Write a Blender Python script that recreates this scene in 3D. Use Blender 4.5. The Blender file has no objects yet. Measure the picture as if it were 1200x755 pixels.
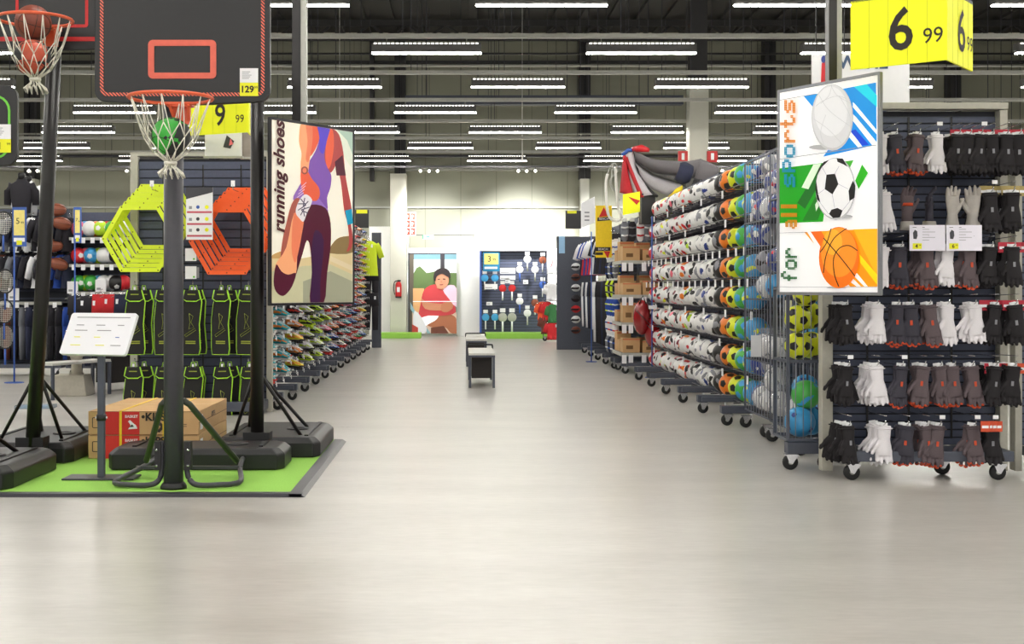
import bpy, bmesh, math, random
from mathutils import Vector, Matrix
random.seed(7)
R = math.radians; PI = math.pi
scn = bpy.context.scene
COL = scn.collection
# ------------------------------------------------------------------ camera, world, exposure
H = 1.3; F = 1500.0; VX = 540.0; VY = 338.0
cd = bpy.data.cameras.new('camera'); cam = bpy.data.objects.new('camera', cd); COL.objects.link(cam)
cam.location = (0, 0, H); cam.rotation_euler = (PI/2, 0, 0)
cd.sensor_width = 36; cd.lens = F/1200*36
cd.shift_x = (600-VX)/1200; cd.shift_y = -(377.5-VY)/1200
cd.clip_end = 200
scn.camera = cam
scn.view_settings.view_transform = 'Standard'; scn.view_settings.look = 'None'
scn.view_settings.gamma = 1; scn.view_settings.use_curve_mapping = False
scn.view_settings.exposure = 0.2
W = bpy.data.worlds.new('world'); scn.world = W; W.use_nodes = True
W.node_tree.nodes['Background'].inputs[0].default_value = (1, .98, .95, 1)
W.node_tree.nodes['Background'].inputs[1].default_value = .95
LAMP = 92.0          # emission of the luminaire diffusers
SPOT = 1900.0         # watts of each wall-washing spot

def at(px, py, D): return Vector(((px-VX)*D/F, D, H-(py-VY)*D/F))
def wx(px, D): return (px-VX)*D/F
def wz(py, D): return H-(py-VY)*D/F

# ------------------------------------------------------------------ materials
def lin(c):
    r = []
    for v in c[:3]:
        v = v/255.0
        r.append(v/12.92 if v <= .04045 else ((v+.055)/1.055)**2.4)
    return (*r, 1)
_M = {}
def mat(name, rgb, rough=.55, metal=0, emit=0, var=.12, scale=30, alpha=1, trans=0, coat=0, bump=0):
    if name in _M: return _M[name]
    m = bpy.data.materials.new(name); m.use_nodes = True; _M[name] = m
    nt = m.node_tree; b = nt.nodes['Principled BSDF']
    c = lin(rgb)
    b.inputs['Roughness'].default_value = rough; b.inputs['Metallic'].default_value = metal
    tc = nt.nodes.new('ShaderNodeTexCoord'); n = nt.nodes.new('ShaderNodeTexNoise')
    n.inputs['Scale'].default_value = scale; n.inputs['Detail'].default_value = 3
    nt.links.new(tc.outputs['Object'], n.inputs['Vector'])
    mx = nt.nodes.new('ShaderNodeMix'); mx.data_type = 'RGBA'
    mx.inputs[6].default_value = tuple(v*(1-var) for v in c[:3])+(1,)
    mx.inputs[7].default_value = tuple(min(1, v*(1+var)) for v in c[:3])+(1,)
    nt.links.new(n.outputs['Fac'], mx.inputs[0]); nt.links.new(mx.outputs[2], b.inputs['Base Color'])
    if emit:
        nt.links.new(mx.outputs[2], b.inputs['Emission Color']); b.inputs['Emission Strength'].default_value = emit
    if trans: b.inputs['Transmission Weight'].default_value = trans
    if alpha < 1: b.inputs['Alpha'].default_value = alpha
    if coat: b.inputs['Coat Weight'].default_value = coat
    if bump:
        bp = nt.nodes.new('ShaderNodeBump'); bp.inputs['Strength'].default_value = bump
        nt.links.new(n.outputs['Fac'], bp.inputs['Height']); nt.links.new(bp.outputs[0], b.inputs['Normal'])
    return m
BLACK = mat('black_plastic', (25, 24, 26), .45, bump=.05)
BLACKM = mat('black_painted_steel', (24, 20, 20), .4)
GREYP = mat('charcoal_painted_steel', (62, 61, 68), .4)
SLATE = mat('slate_grey_steel', (74, 78, 90), .5)
SLATED = mat('dark_slate_panel', (74, 80, 100), .55)
LGREY = mat('light_grey_steel', (178, 178, 170), .45)
BEIGE = mat('beige_grey_post', (176, 173, 160), .5)
WHITE = mat('white_card', (240, 240, 242), .6, var=.03)
WHITEP = mat('white_paint', (235, 234, 228), .5, var=.03)
CHROME = mat('chrome', (215, 215, 218), .22, .9)
RUBBER = mat('black_rubber', (24, 24, 25), .6)
YELLOW = mat('price_yellow', (238, 236, 20), .5, var=.03)
INK = mat('black_ink', (40, 32, 26), .6, var=.03)
GREYINK = mat('grey_ink', (150, 150, 155), .6, var=.03)
ORANGE = mat('orange_paint', (226, 98, 62), .4)
BLUEP = mat('blue_painted_steel', (58, 96, 180), .45)

# ------------------------------------------------------------------ mesh builder
class MB:
    def __init__(s): s.v = []; s.f = []; s.m = []; s.sm = []; s.mats = []
    def mi(s, m):
        if m not in s.mats: s.mats.append(m)
        return s.mats.index(m)
    def add(s, vs, fs, m, smooth=False, T=None):
        k = len(s.v)
        if T is not None: vs = [T @ Vector(v) for v in vs]
        s.v += [tuple(v) for v in vs]; i = s.mi(m)
        for f in fs: s.f.append(tuple(k+q for q in f)); s.m.append(i); s.sm.append(smooth)
        return s
    def box(s, x0, x1, y0, y1, z0, z1, m, T=None):
        vs = [(x, y, z) for x in (x0, x1) for y in (y0, y1) for z in (z0, z1)]
        return s.add(vs, [(0,1,3,2),(4,6,7,5),(0,4,5,1),(2,3,7,6),(0,2,6,4),(1,5,7,3)], m, False, T)
    def tube(s, pts, r, m, n=8, closed=False, smooth=True, sq=1.0, up=None, T=None, caps=True):
        pts = [Vector(p) for p in pts]; N = len(pts)
        rs = r if isinstance(r, (list, tuple)) else [r]*N
        vs = []; ref = Vector(up) if up else None
        for i, p in enumerate(pts):
            if closed: d = pts[(i+1) % N]-pts[i-1]
            else: d = pts[min(i+1, N-1)]-pts[max(i-1, 0)]
            if d.length < 1e-9: d = Vector((0, 0, 1))
            d.normalize()
            a = ref if ref is not None else (Vector((0, 0, 1)) if abs(d.z) < .9 else Vector((0, 1, 0)))
            u = d.cross(a)
            if u.length < 1e-4: u = d.cross(Vector((1, 0, 0)))
            u.normalize(); w = u.cross(d).normalized()
            for k in range(n):
                t = 2*PI*(k+.5)/n
                vs.append(p+u*math.cos(t)*rs[i]+w*math.sin(t)*rs[i]*sq)
        fs = []
        for i in range(N if closed else N-1):
            j = (i+1) % N
            for k in range(n):
                q = (k+1) % n; fs.append((i*n+k, i*n+q, j*n+q, j*n+k))
        if caps and not closed: fs.append(tuple(range(n))[::-1]); fs.append(tuple(range((N-1)*n, N*n)))
        return s.add(vs, fs, m, smooth, T)
    def bar(s, a, b, w, m, T=None): return s.tube([a, b], w*.7071, m, 4, smooth=False, T=T)
    def lathe(s, prof, c, m, n=16, axis='z', smooth=True, T=None):
        vs = []; c = Vector(c)
        for (r, h) in prof:
            for k in range(n):
                t = 2*PI*k/n; a, b = r*math.cos(t), r*math.sin(t)
                vs.append(c+Vector({'z': (a, b, h), 'y': (a, h, -b), 'x': (h, a, b)}[axis]))
        fs = [(i*n+k, i*n+(k+1) % n, (i+1)*n+(k+1) % n, (i+1)*n+k) for i in range(len(prof)-1) for k in range(n)]
        if prof[0][0] > 1e-6: fs.append(tuple(range(n))[::-1])
        if prof[-1][0] > 1e-6: fs.append(tuple(range((len(prof)-1)*n, len(prof)*n)))
        return s.add(vs, fs, m, smooth, T)
    def sphere(s, c, r, m, n=14, sc=(1, 1, 1), T=None):
        prof = [(r*math.sin(PI*i/(n//2)), -r*math.cos(PI*i/(n//2))) for i in range(n//2+1)]
        k = len(s.v); s.lathe([(max(p[0], 1e-7), p[1]) for p in prof], (0, 0, 0), m, n)
        TT = Matrix.Translation(Vector(c)) @ Matrix.Diagonal((*sc, 1))
        if T is not None: TT = T @ TT
        for i in range(k, len(s.v)): s.v[i] = tuple(TT @ Vector(s.v[i]))
        return s
    def prism(s, pts, y0, y1, m, T=None):          # outline in x,z; thickness along y
        n = len(pts)
        if sum(pts[i][0]*pts[(i+1) % n][1]-pts[(i+1) % n][0]*pts[i][1] for i in range(n)) < 0: pts = pts[::-1]
        vs = [(x, y0, z) for x, z in pts]+[(x, y1, z) for x, z in pts]
        fs = [tuple(range(n)), tuple(range(n, 2*n))[::-1]]+[(i, i+n, (i+1) % n+n, (i+1) % n) for i in range(n)]
        return s.add(vs, fs, m, False, T)
    def face(s, vs, m, T=None): return s.add(vs, [tuple(range(len(vs)))], m, False, T)
    def mesh(s, name):
        me = bpy.data.meshes.new(name); me.from_pydata(s.v, [], s.f)
        for m in s.mats: me.materials.append(m)
        me.polygons.foreach_set('material_index', s.m); me.polygons.foreach_set('use_smooth', s.sm)
        me.update(); return me
    def build(s, name, parent=None, bevel=0, loc=None, rotz=0):
        o = bpy.data.objects.new(name, s.mesh(name)); COL.objects.link(o)
        if parent is not None: o.parent = parent
        if loc is not None: o.location = loc
        if rotz: o.rotation_euler = (0, 0, rotz)
        if bevel:
            b = o.modifiers.new('bevel', 'BEVEL'); b.width = bevel; b.segments = 2; b.limit_method = 'ANGLE'; b.angle_limit = R(40)
        return o
def tag(o, label, cat, group=None, kind=None):
    if label: o['label'] = label
    if cat: o['category'] = cat
    if group: o['group'] = group
    if kind: o['kind'] = kind
    return o
def thing(name, label, cat, loc=(0, 0, 0), rotz=0, group=None):
    o = bpy.data.objects.new(name, None); COL.objects.link(o); o.empty_display_size = .1
    o.location = loc; o.rotation_euler = (0, 0, rotz)
    return tag(o, label, cat, group)
def struct(name, mb, **k):
    o = mb.build(name, **k); o['kind'] = 'structure'; return o
_kids = {}
def dup(root, loc=None, rot=None, label=None, group=None, scale=None):
    def cp(o, par):
        c = o.copy(); COL.objects.link(c); c.parent = par
        for ch in o.children: cp(ch, c)
        return c
    r = cp(root, None)
    if loc is not None: r.location = loc
    if rot is not None: r.rotation_euler = rot
    if scale is not None: r.scale = (scale,)*3 if not hasattr(scale, '__len__') else scale
    if label: r['label'] = label
    if group: r['group'] = group
    return r
def one(name, mesh, label, cat, loc, rot=(0, 0, 0), group=None, scale=1):
    o = bpy.data.objects.new(name, mesh); COL.objects.link(o); o.location = loc; o.rotation_euler = rot
    o.scale = (scale,)*3 if not hasattr(scale, '__len__') else scale
    return tag(o, label, cat, group)
def text(s, size, m, parent, loc, vertical=False, bold=0.0, shear=0, name='lettering', xs=1.0, rotz=0, align='CENTER'):
    cu = bpy.data.curves.new('t', 'FONT'); cu.body = s; cu.size = size; cu.align_x = align; cu.align_y = 'CENTER'
    cu.offset = bold*size; cu.shear = shear; cu.resolution_u = 3
    o = bpy.data.objects.new('t', cu); COL.objects.link(o)
    dg = bpy.context.evaluated_depsgraph_get(); me = bpy.data.meshes.new_from_object(o.evaluated_get(dg))
    bpy.data.objects.remove(o); bpy.data.curves.remove(cu)
    for v in me.vertices:
        x, y, z = v.co; x *= xs
        v.co = (-y, 0, x) if vertical else (x, 0, y)
    me.materials.clear(); me.materials.append(m); me.name = name
    t = bpy.data.objects.new(name, me); COL.objects.link(t); t.parent = parent; t.location = loc
    if rotz: t.rotation_euler = (0, 0, rotz)
    return t
def smooth_poly(pts, k=4, closed=True):
    n = len(pts); out = []
    for i in range(n):
        p0, p1, p2, p3 = pts[i-1], pts[i], pts[(i+1) % n], pts[(i+2) % n]
        for j in range(k):
            t = j/k
            out.append(tuple(.5*(2*p1[a]+(p2[a]-p0[a])*t+(2*p0[a]-5*p1[a]+4*p2[a]-p3[a])*t*t+(3*p1[a]-p0[a]-3*p2[a]+p3[a])*t**3) for a in (0, 1)))
    return out
def smooth_open(pts, k=5):
    return [(v.x, v.y) for v in smooth3([(p[0], p[1], 0) for p in pts], k)]
def smooth3(pts, k=5):
    pts = [Vector(p) for p in pts]; out = []
    for i in range(len(pts)-1):
        p0 = pts[max(i-1, 0)]; p1 = pts[i]; p2 = pts[i+1]; p3 = pts[min(i+2, len(pts)-1)]
        for j in range(k):
            t = j/k; out.append(.5*(2*p1+(p2-p0)*t+(2*p0-5*p1+4*p2-p3)*t*t+(3*p1-p0-3*p2+p3)*t**3))
    return out+[pts[-1]]
def rrect(x0, x1, z0, z1, r, k=5):
    out = []
    for cx, cz, a0 in ((x1-r, z1-r, 0), (x0+r, z1-r, 90), (x0+r, z0+r, 180), (x1-r, z0+r, 270)):
        for i in range(k+1):
            a = R(a0+90*i/k); out.append((cx+r*math.cos(a), cz+r*math.sin(a)))
    return out
def remeshed(mb, name, voxel, m, smooth=2):
    o = mb.build(name); r = o.modifiers.new('r', 'REMESH'); r.mode = 'VOXEL'; r.voxel_size = voxel; r.use_smooth_shade = True
    if smooth: q = o.modifiers.new('s', 'SMOOTH'); q.factor = .5; q.iterations = smooth
    dg = bpy.context.evaluated_depsgraph_get(); me = bpy.data.meshes.new_from_object(o.evaluated_get(dg))
    bpy.data.objects.remove(o); me.materials.clear(); me.materials.append(m); me.name = name
    for p in me.polygons: p.use_smooth = True
    return me
ORD = ['top', 'second', 'third', 'fourth', 'fifth', 'sixth', 'seventh', 'eighth', 'ninth', 'tenth', 'eleventh', 'twelfth', 'thirteenth', 'fourteenth', 'fifteenth', 'sixteenth',
       'seventeenth', 'eighteenth', 'nineteenth', 'twentieth', 'twenty-first', 'twenty-second', 'twenty-third', 'twenty-fourth', 'twenty-fifth', 'twenty-sixth', 'twenty-seventh', 'twenty-eighth', 'twenty-ninth', 'thirtieth']
def nth(i): return 'first' if i == 0 else ORD[i]

# ------------------------------------------------------------------ the room
def floor_mat():
    m = bpy.data.materials.new('polished_concrete'); m.use_nodes = True; nt = m.node_tree; b = nt.nodes['Principled BSDF']
    tc = nt.nodes.new('ShaderNodeTexCoord')
    n1 = nt.nodes.new('ShaderNodeTexNoise'); n1.inputs['Scale'].default_value = .9; n1.inputs['Detail'].default_value = 6; n1.inputs['Roughness'].default_value = .6
    n2 = nt.nodes.new('ShaderNodeTexNoise'); n2.inputs['Scale'].default_value = 14; n2.inputs['Detail'].default_value = 6
    mp = nt.nodes.new('ShaderNodeMapping'); mp.inputs['Scale'].default_value = (.6, 2.2, 1)
    nt.links.new(tc.outputs['Object'], mp.inputs[0])
    for n in (n1, n2): nt.links.new(mp.outputs[0], n.inputs['Vector'])
    r1 = nt.nodes.new('ShaderNodeValToRGB'); r1.color_ramp.elements[0].position = .3; r1.color_ramp.elements[1].position = .72
    r1.color_ramp.elements[0].color = lin((176, 172, 166)); r1.color_ramp.elements[1].color = lin((197, 193, 187))
    nt.links.new(n1.outputs['Fac'], r1.inputs[0])
    mx = nt.nodes.new('ShaderNodeMix'); mx.data_type = 'RGBA'; mx.blend_type = 'OVERLAY'; mx.inputs[0].default_value = .16
    nt.links.new(r1.outputs[0], mx.inputs[6]); nt.links.new(n2.outputs['Fac'], mx.inputs[7])
    nt.links.new(mx.outputs[2], b.inputs['Base Color'])
    rr = nt.nodes.new('ShaderNodeMapRange'); rr.inputs['To Min'].default_value = .26; rr.inputs['To Max'].default_value = .31
    nt.links.new(n1.outputs['Fac'], rr.inputs[0]); nt.links.new(rr.outputs[0], b.inputs['Roughness'])
    b.inputs['Specular IOR Level'].default_value = .6
    return m
def wall_mat():
    m = bpy.data.materials.new('ribbed_wall_sheet'); m.use_nodes = True; nt = m.node_tree; b = nt.nodes['Principled BSDF']
    b.inputs['Roughness'].default_value = .6
    tc = nt.nodes.new('ShaderNodeTexCoord'); sp = nt.nodes.new('ShaderNodeSeparateXYZ'); nt.links.new(tc.outputs['Object'], sp.inputs[0])
    a = nt.nodes.new('ShaderNodeMath'); a.operation = 'ADD'; nt.links.new(sp.outputs[0], a.inputs[0]); nt.links.new(sp.outputs[1], a.inputs[1])
    f = nt.nodes.new('ShaderNodeMath'); f.operation = 'PINGPONG'; f.inputs[1].default_value = .5; nt.links.new(a.outputs[0], f.inputs[0])
    r = nt.nodes.new('ShaderNodeValToRGB'); e = r.color_ramp.elements
    e[0].position = 0; e[0].color = lin((122, 122, 106)); e[1].position = .02; e[1].color = lin((150, 150, 132))
    nt.links.new(f.outputs[0], r.inputs[0]); nt.links.new(r.outputs[0], b.inputs['Base Color'])
    return m
WALL = wall_mat()
struct('floor', MB().box(-22, 22, -14, 36.2, -.2, 0, floor_mat()))
struct('wall_back', MB().box(-22, 22, 36, 36.2, 0, 8.6, WALL))
struct('wall_left', MB().box(-22.2, -22, -14, 36.2, 0, 8.6, WALL))
struct('wall_right', MB().box(22, 22.2, -14, 36.2, 0, 8.6, WALL))
cm = MB(); DECK = mat('dark_roof_deck', (58, 56, 55), .7)
cm.box(-22, 22, -14, 36.2, 8.5, 8.7, DECK)
for i in range(60): cm.box(-22+i*.74, -21.75+i*.74, -14, 36.0, 8.42, 8.5, DECK)
struct('ceiling', cm)
TRUSS = mat('dark_truss_steel', (50, 49, 50), .6)
for q, D in enumerate((33.9, 28, 22, 16, 10)):
    t = MB(); t.box(-21.9, 21.9, D-.08, D+.08, 8.24, 8.4, TRUSS); t.box(-21.9, 21.9, D-.08, D+.08, 7.86, 7.95, TRUSS)
    for i in range(44):
        x = -21.9+i; t.bar((x, D, 7.9), (x+.5, D, 8.3), .06, TRUSS); t.bar((x+.5, D, 8.3), (x+1, D, 7.9), .06, TRUSS)
    struct('trim_%d' % (q+1), t)
# wall purlin rails on the back wall and its bright ledge
t = MB(); t.box(-22, 22, 35.8, 36, 4.6, 4.68, LGREY); t.box(-22, 22, 35.9, 36, 3.55, 3.6, LGREY); t.box(-22, 22, 35.85, 36, 7.6, 7.68, TRUSS)
struct('trim_6', t)
# steel columns of the back wall, black above and clad below
CLAD = mat('pale_column_cladding', (205, 204, 190), .55, var=.03)
for i, px in enumerate((469, 685, 901, 1117, 253, 37)):
    X = wx(px, 35.7); t = MB()
    t.box(X-.15, X+.15, 35.5, 35.98, 4.35, 8.3, TRUSS); t.box(X-.02, X+.02, 35.4, 35.5, 4.35, 8.3, BLACK)
    t.box(X-.12, X+.12, 35.6, 35.98, 0, 4.35, CLAD)
    struct('trim_%d' % (7+i), t)
t = MB(); X = wx(436, 35.8); t.box(X-.06, X+.06, 35.7, 35.98, 4.3, 8.3, TRUSS); struct('trim_13', t)
t = MB(); X = 4.8
t.box(X-.17, X+.17, 25.8, 26.15, 5.45, 8.42, TRUSS); t.box(X-.19, X+.19, 25.78, 26.17, 0, 5.45, CLAD)
struct('trim_14', t)
# white partition and door lining in the far wall
t = MB(); t.box(wx(432, 35), wx(478, 35), 35.2, 35.9, 0, 3.0, WHITEP); struct('wall_partition', t)
t = MB(); t.box(wx(457, 34), wx(476, 34), 34.0, 34.5, 0, 4.35, CLAD); struct('trim_15', t, bevel=.01)
t = MB(); t.box(wx(535, 34.6), wx(563, 34.6), 34.6, 35.69, 0, 2.4, WHITEP); struct('trim_16', t, bevel=.01)
t = MB(); t.box(wx(478, 35.8), wx(700, 35.8), 35.7, 35.92, 0, 2.42, WHITEP); struct('wall_lining', t)
# ------------------------------------------------------------------ luminaires on trays
DIFF = mat('lamp_diffuser', (255, 252, 244), .4, emit=LAMP, var=0)
SLOT = mat('lamp_glow_slots', (255, 252, 244), .4, emit=3, var=0)
LOUV = mat('grey_louvre', (92, 90, 88), .5)
lum = thing('ceiling_luminaire', 'long luminaire', 'ceiling light', group='hanging luminaires')
b = MB(); b.prism([(-.055, .0), (-.09, .015), (-.09, .1), (-.07, .13), (.07, .13), (.09, .1), (.09, .015), (.055, 0)], 0, 1.5, LOUV)
for v in range(len(b.v)): x, y, z = b.v[v]; b.v[v] = (y, x, z)
hs = b.build('housing', lum)
bpy_flip = None
b = MB()
for i in range(24): b.box(.03+i*.0605, .03+i*.0605+.036, -.095, .095, .105, .12, SLOT)
b.build('glow_slots', lum)
b = MB(); b.box(.0, 1.5, -.03, .03, -.014, -.001, DIFF); b.build('diffuser', lum)
b = MB(); b.bar((.2, 0, .13), (.2, 0, .2), .01, LGREY); b.bar((1.3, 0, .13), (1.3, 0, .2), .01, LGREY); b.build('suspension', lum)
ROWD = [17.6+2.98*k for k in range(-7, 6)]
first = True
for ri, D in enumerate(ROWD):
    off = -1.22 if (ri-7) % 2 == 0 else .17
    xs = [off+2.95*n for n in range(-5, 6)]
    t = thing('cable_tray', 'pale metal tray carrying the %s row of luminaires counted from the far wall' % nth(12-ri), 'cable tray', (0, D, 4.74), group='cable trays under the roof')
    b = MB(); b.box(-18, 18, -.04, .04, 0, .06, LGREY); b.build('tray', t)
    b = MB()
    for i in range(24): b.bar((-17.3+1.5*i, 0, .06), (-17.3+1.5*i, 0, 3.68), .012, GREYP)
    b.build('hanger_rods', t)
    for n, x in enumerate(xs):
        lab = 'white strip luminaire in the %s row from the far wall, %s from its left end' % (nth(12-ri), nth(n))
        if first: o = lum; o.location = (x, D, 4.54); o['label'] = lab; first = False
        else: o = dup(lum, (x, D, 4.54), label=lab)
# pipes and duct between the rows
for (py, D, r, m, lab) in ((77, 30.5, .035, LGREY, 'thin pale pipe crossing high above the luminaires'), (63, 34, .03, TRUSS, 'thin dark pipe crossing high near the back wall'),
                           (142, 31, .035, LGREY, 'thin pale pipe crossing between the third and fourth luminaire rows'), (157, 34.5, .025, LGREY, 'thin pale pipe crossing low in front of the back wall'),
                           (183, 34.5, .04, GREYP, 'dark grey pipe just above the wall spotlights')):
    z = wz(py, D); b = MB(); b.tube([(-20, D, z), (20, D, z)], r, m, 8)
    for i in range(9): b.bar((-16+4*i, D, z), (-16+4*i, D, 8.42), .015, GREYP)
    tag(b.build('ceiling_pipe'), lab, 'pipe', 'pipes under the roof')
b = MB(); z = wz(118, 31.5); b.box(wx(475, 31.5), wx(800, 31.5), 31.4, 31.7, z-.1, z+.12, SLATE)
for px in (500, 560, 620, 690, 760): b.bar((wx(px, 31.5), 31.55, z), (wx(px, 31.5), 31.55, 8.4), .02, GREYP)
tag(b.build('air_duct'), 'flat slate grey duct hanging between the dark columns', 'duct')
# two hanging lines with rings by the left-middle
for px, yb, n_ in ((667, 190, 'white pull cord hanging down beside the third luminaire row'), (398, 145, 'white cord hanging near the running poster pole')):
    b = MB(); D = 30.2; b.bar(at(px-55, 125, D) if px > 600 else at(px, 125, D), at(px-55, yb, D) if px > 600 else at(px, yb, D), .02, WHITEP); 
    b.bar(at(px-55, 125, D) if px > 600 else at(px, 125, D), Vector((wx(px-55 if px > 600 else px, D), D, 8.4)), .01, WHITEP)
    tag(b.build('pull_string'), n_, 'string')
# spotlights that wash the back wall
trk = MB(); trk.box(-16, 16, 33.0, 33.05, 4.42, 4.46, GREYP)
for i in range(11): trk.bar((-15+3*i, 33, 4.46), (-15+3*i, 33, 8.4), .012, GREYP)
tag(trk.build('spotlight_track'), 'grey lighting track with small spotlights in front of the back wall', 'light track')
GLOW = mat('spot_lens', (255, 250, 240), .4, emit=12, var=0)
sm = MB(); sm.lathe([(.03, -.02), (.045, .0), (.045, .1), (.02, .12)], (0, 0, 0), WHITEP, 10, 'y'); sm.bar((0, .05, .04), (0, .05, .1), .015, GREYP)
sm2 = MB(); sm2.lathe([(.0001, -.022), (.03, -.022)], (0, 0, 0), GLOW, 10, 'y')
k = 0
for g in range(9):
    for q in (-.22, 0, .22):
        X = -10.9+g*2.52+q; s = thing('spotlight', '%s small white spotlight of the %s cluster on the track' % ({-.22: 'left', 0: 'middle', .22: 'right'}[q], nth(g)), 'spotlight', (X, 32.95, 4.32), group='spotlights on the wall track')
        sm.build('lamp_body', s); sm2.build('lens', s); k += 1
    if g in (3, 4, 5, 6):
        PW = {3: .12, 4: .5, 5: 1.0, 6: .4}[g]
        L = bpy.data.lights.new('spot', 'SPOT'); L.energy = SPOT*PW; L.spot_size = R(84); L.spot_blend = 1; L.shadow_soft_size = .15
        lo = bpy.data.objects.new('spot_lamp', L); COL.objects.link(lo); lo.location = (-10.9+g*2.52, 33.1, 4.25); lo.rotation_euler = (R(50), 0, 0)
# ------------------------------------------------------------------ left display: mat, hoops, cartons
GRASS = mat('artificial_turf', (150, 204, 84), .9, var=.3, scale=160, bump=.5)
t = thing('turf_mat', 'bright green artificial turf mat with grey rubber edge under the basketball stands', 'mat', (-2.8, 9.4, 0))
MX1 = 1.83; b = MB(); b.box(-3.4, MX1-.09, -1.36, 1.45, .0, .018, GRASS); b.build('turf', t)
b = MB(); b.prism([(MX1-.1, 0), (MX1, 0), (MX1-.03, .02), (MX1-.1, .022)], -1.44, 1.45, GREYP); b.box(-3.4, MX1-.02, -1.44, -1.355, 0, .021, GREYP); b.build('edge_strip', t)
MT = .02
HATCH = bpy.data.materials.new('hatched_stripe'); HATCH.use_nodes = True
nt = HATCH.node_tree; bs = nt.nodes['Principled BSDF']; tc = nt.nodes.new('ShaderNodeTexCoord'); sp = nt.nodes.new('ShaderNodeSeparateXYZ')
nt.links.new(tc.outputs['Object'], sp.inputs[0]); ad = nt.nodes.new('ShaderNodeMath'); ad.operation = 'ADD'; nt.links.new(sp.outputs[0], ad.inputs[0]); nt.links.new(sp.outputs[2], ad.inputs[1])
pp = nt.nodes.new('ShaderNodeMath'); pp.operation = 'PINGPONG'; pp.inputs[1].default_value = .011; nt.links.new(ad.outputs[0], pp.inputs[0])
gt = nt.nodes.new('ShaderNodeMath'); gt.operation = 'GREATER_THAN'; gt.inputs[1].default_value = .0055; nt.links.new(pp.outputs[0], gt.inputs[0])
mx = nt.nodes.new('ShaderNodeMix'); mx.data_type = 'RGBA'; mx.inputs[6].default_value = lin((45, 40, 40)); mx.inputs[7].default_value = lin((236, 112, 88))
nt.links.new(gt.outputs[0], mx.inputs[0]); nt.links.new(mx.outputs[2], bs.inputs['Base Color'])
CORAL = mat('coral_print', (226, 104, 84), .5); NET = mat('white_net_cord', (232, 228, 214), .7); LIME = mat('lime_print', (110, 200, 60), .5)
REDP = mat('red_print', (200, 30, 30), .5); BOARD = mat('black_board_face', (26, 23, 24), .75)

def ring_frame(mb, x0, x1, z0, z1, w, r, y0, y1, m):
    o = rrect(x0, x1, z0, z1, r); i = rrect(x0+w, x1-w, z0+w, z1-w, max(r-w, .002)); n = len(o)
    for k in range(n):
        q = (k+1) % n; mb.prism([o[k], o[q], i[q], i[k]], y0, y1, m)
def tagcard(parent, x, y, z, w, h, price, name='price_card', sup='99'):
    b = MB(); b.box(x, x+w, y-.004, y, z+h*.48, z+h, WHITE); b.box(x, x+w, y-.004, y, z, z+h*.48, YELLOW)
    for i in range(5): b.box(x+w*.12, x+w*(.5+.07*(i % 3)), y-.0055, y-.004, z+h*(.62+.06*i), z+h*(.64+.06*i), GREYINK)
    p = b.build(name, parent)
    text(price, h*.33, INK, p, (x+w*.4, y-.006, z+h*.23), bold=.03)
    if sup: text(sup, h*.13, INK, p, (x+w*.88, y-.006, z+h*.3))
    return p
def board(parent, bw, bh, z0, style, y=0, price=None, px=0, pz=0):
    b = MB(); b.prism(smooth_free(bw, bh, z0), y-.02, y+.02, BLACK); p = b.build('backboard', parent, bevel=.006)
    b = MB()
    if style == 'coral':
        ring_frame(b, -bw/2+.035, bw/2-.035, z0+.035, z0+bh-.04, .022, .05, y-.024, y-.0205, HATCH)
        b.build('striped_border', p)
        b = MB(); ring_frame(b, -.215, .215, z0+.145, z0+.39, .038, .03, y-.026, y-.0205, CORAL); b.build('target_frame', p)
    elif style == 'lime':
        ring_frame(b, -bw/2+.04, bw/2-.04, z0+.04, z0+bh-.06, .014, .10, y-.024, y-.0205, LIME); b.build('lime_border', p)
    else:
        b.box(-bw/2+.02, bw/2-.02, y-.024, y-.0205, z0+.045, z0+.075, REDP); b.build('red_line', p)
        b = MB(); ring_frame(b, -.25, .25, z0+.14, z0+.42, .02, .02, y-.026, y-.0205, REDP); b.build('target_frame', p)
    if price: tagcard(parent, px, y-.025, pz, .115, .175, price)
    return p
def smooth_free(bw, bh, z0):
    o = rrect(-bw/2, bw/2, z0, z0+bh, .07, 6); out = []
    for x, z in o:
        if z < z0+.01: z -= .0
        out.append((x, z))
    # gently bowed lower edge
    k = max(range(len(out)), key=lambda i: (out[i][1] < z0+.001)*1)
    res = []
    for i, (x, z) in enumerate(out):
        res.append((x, z))
        nx = out[(i+1) % len(out)]
        if abs(z-z0) < .001 and abs(nx[1]-z0) < .001 and abs(nx[0]-x) > .3:
            for j in range(1, 8): res.append((x+(nx[0]-x)*j/8, z0-.02*math.sin(PI*j/8)))
    return res
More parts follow.
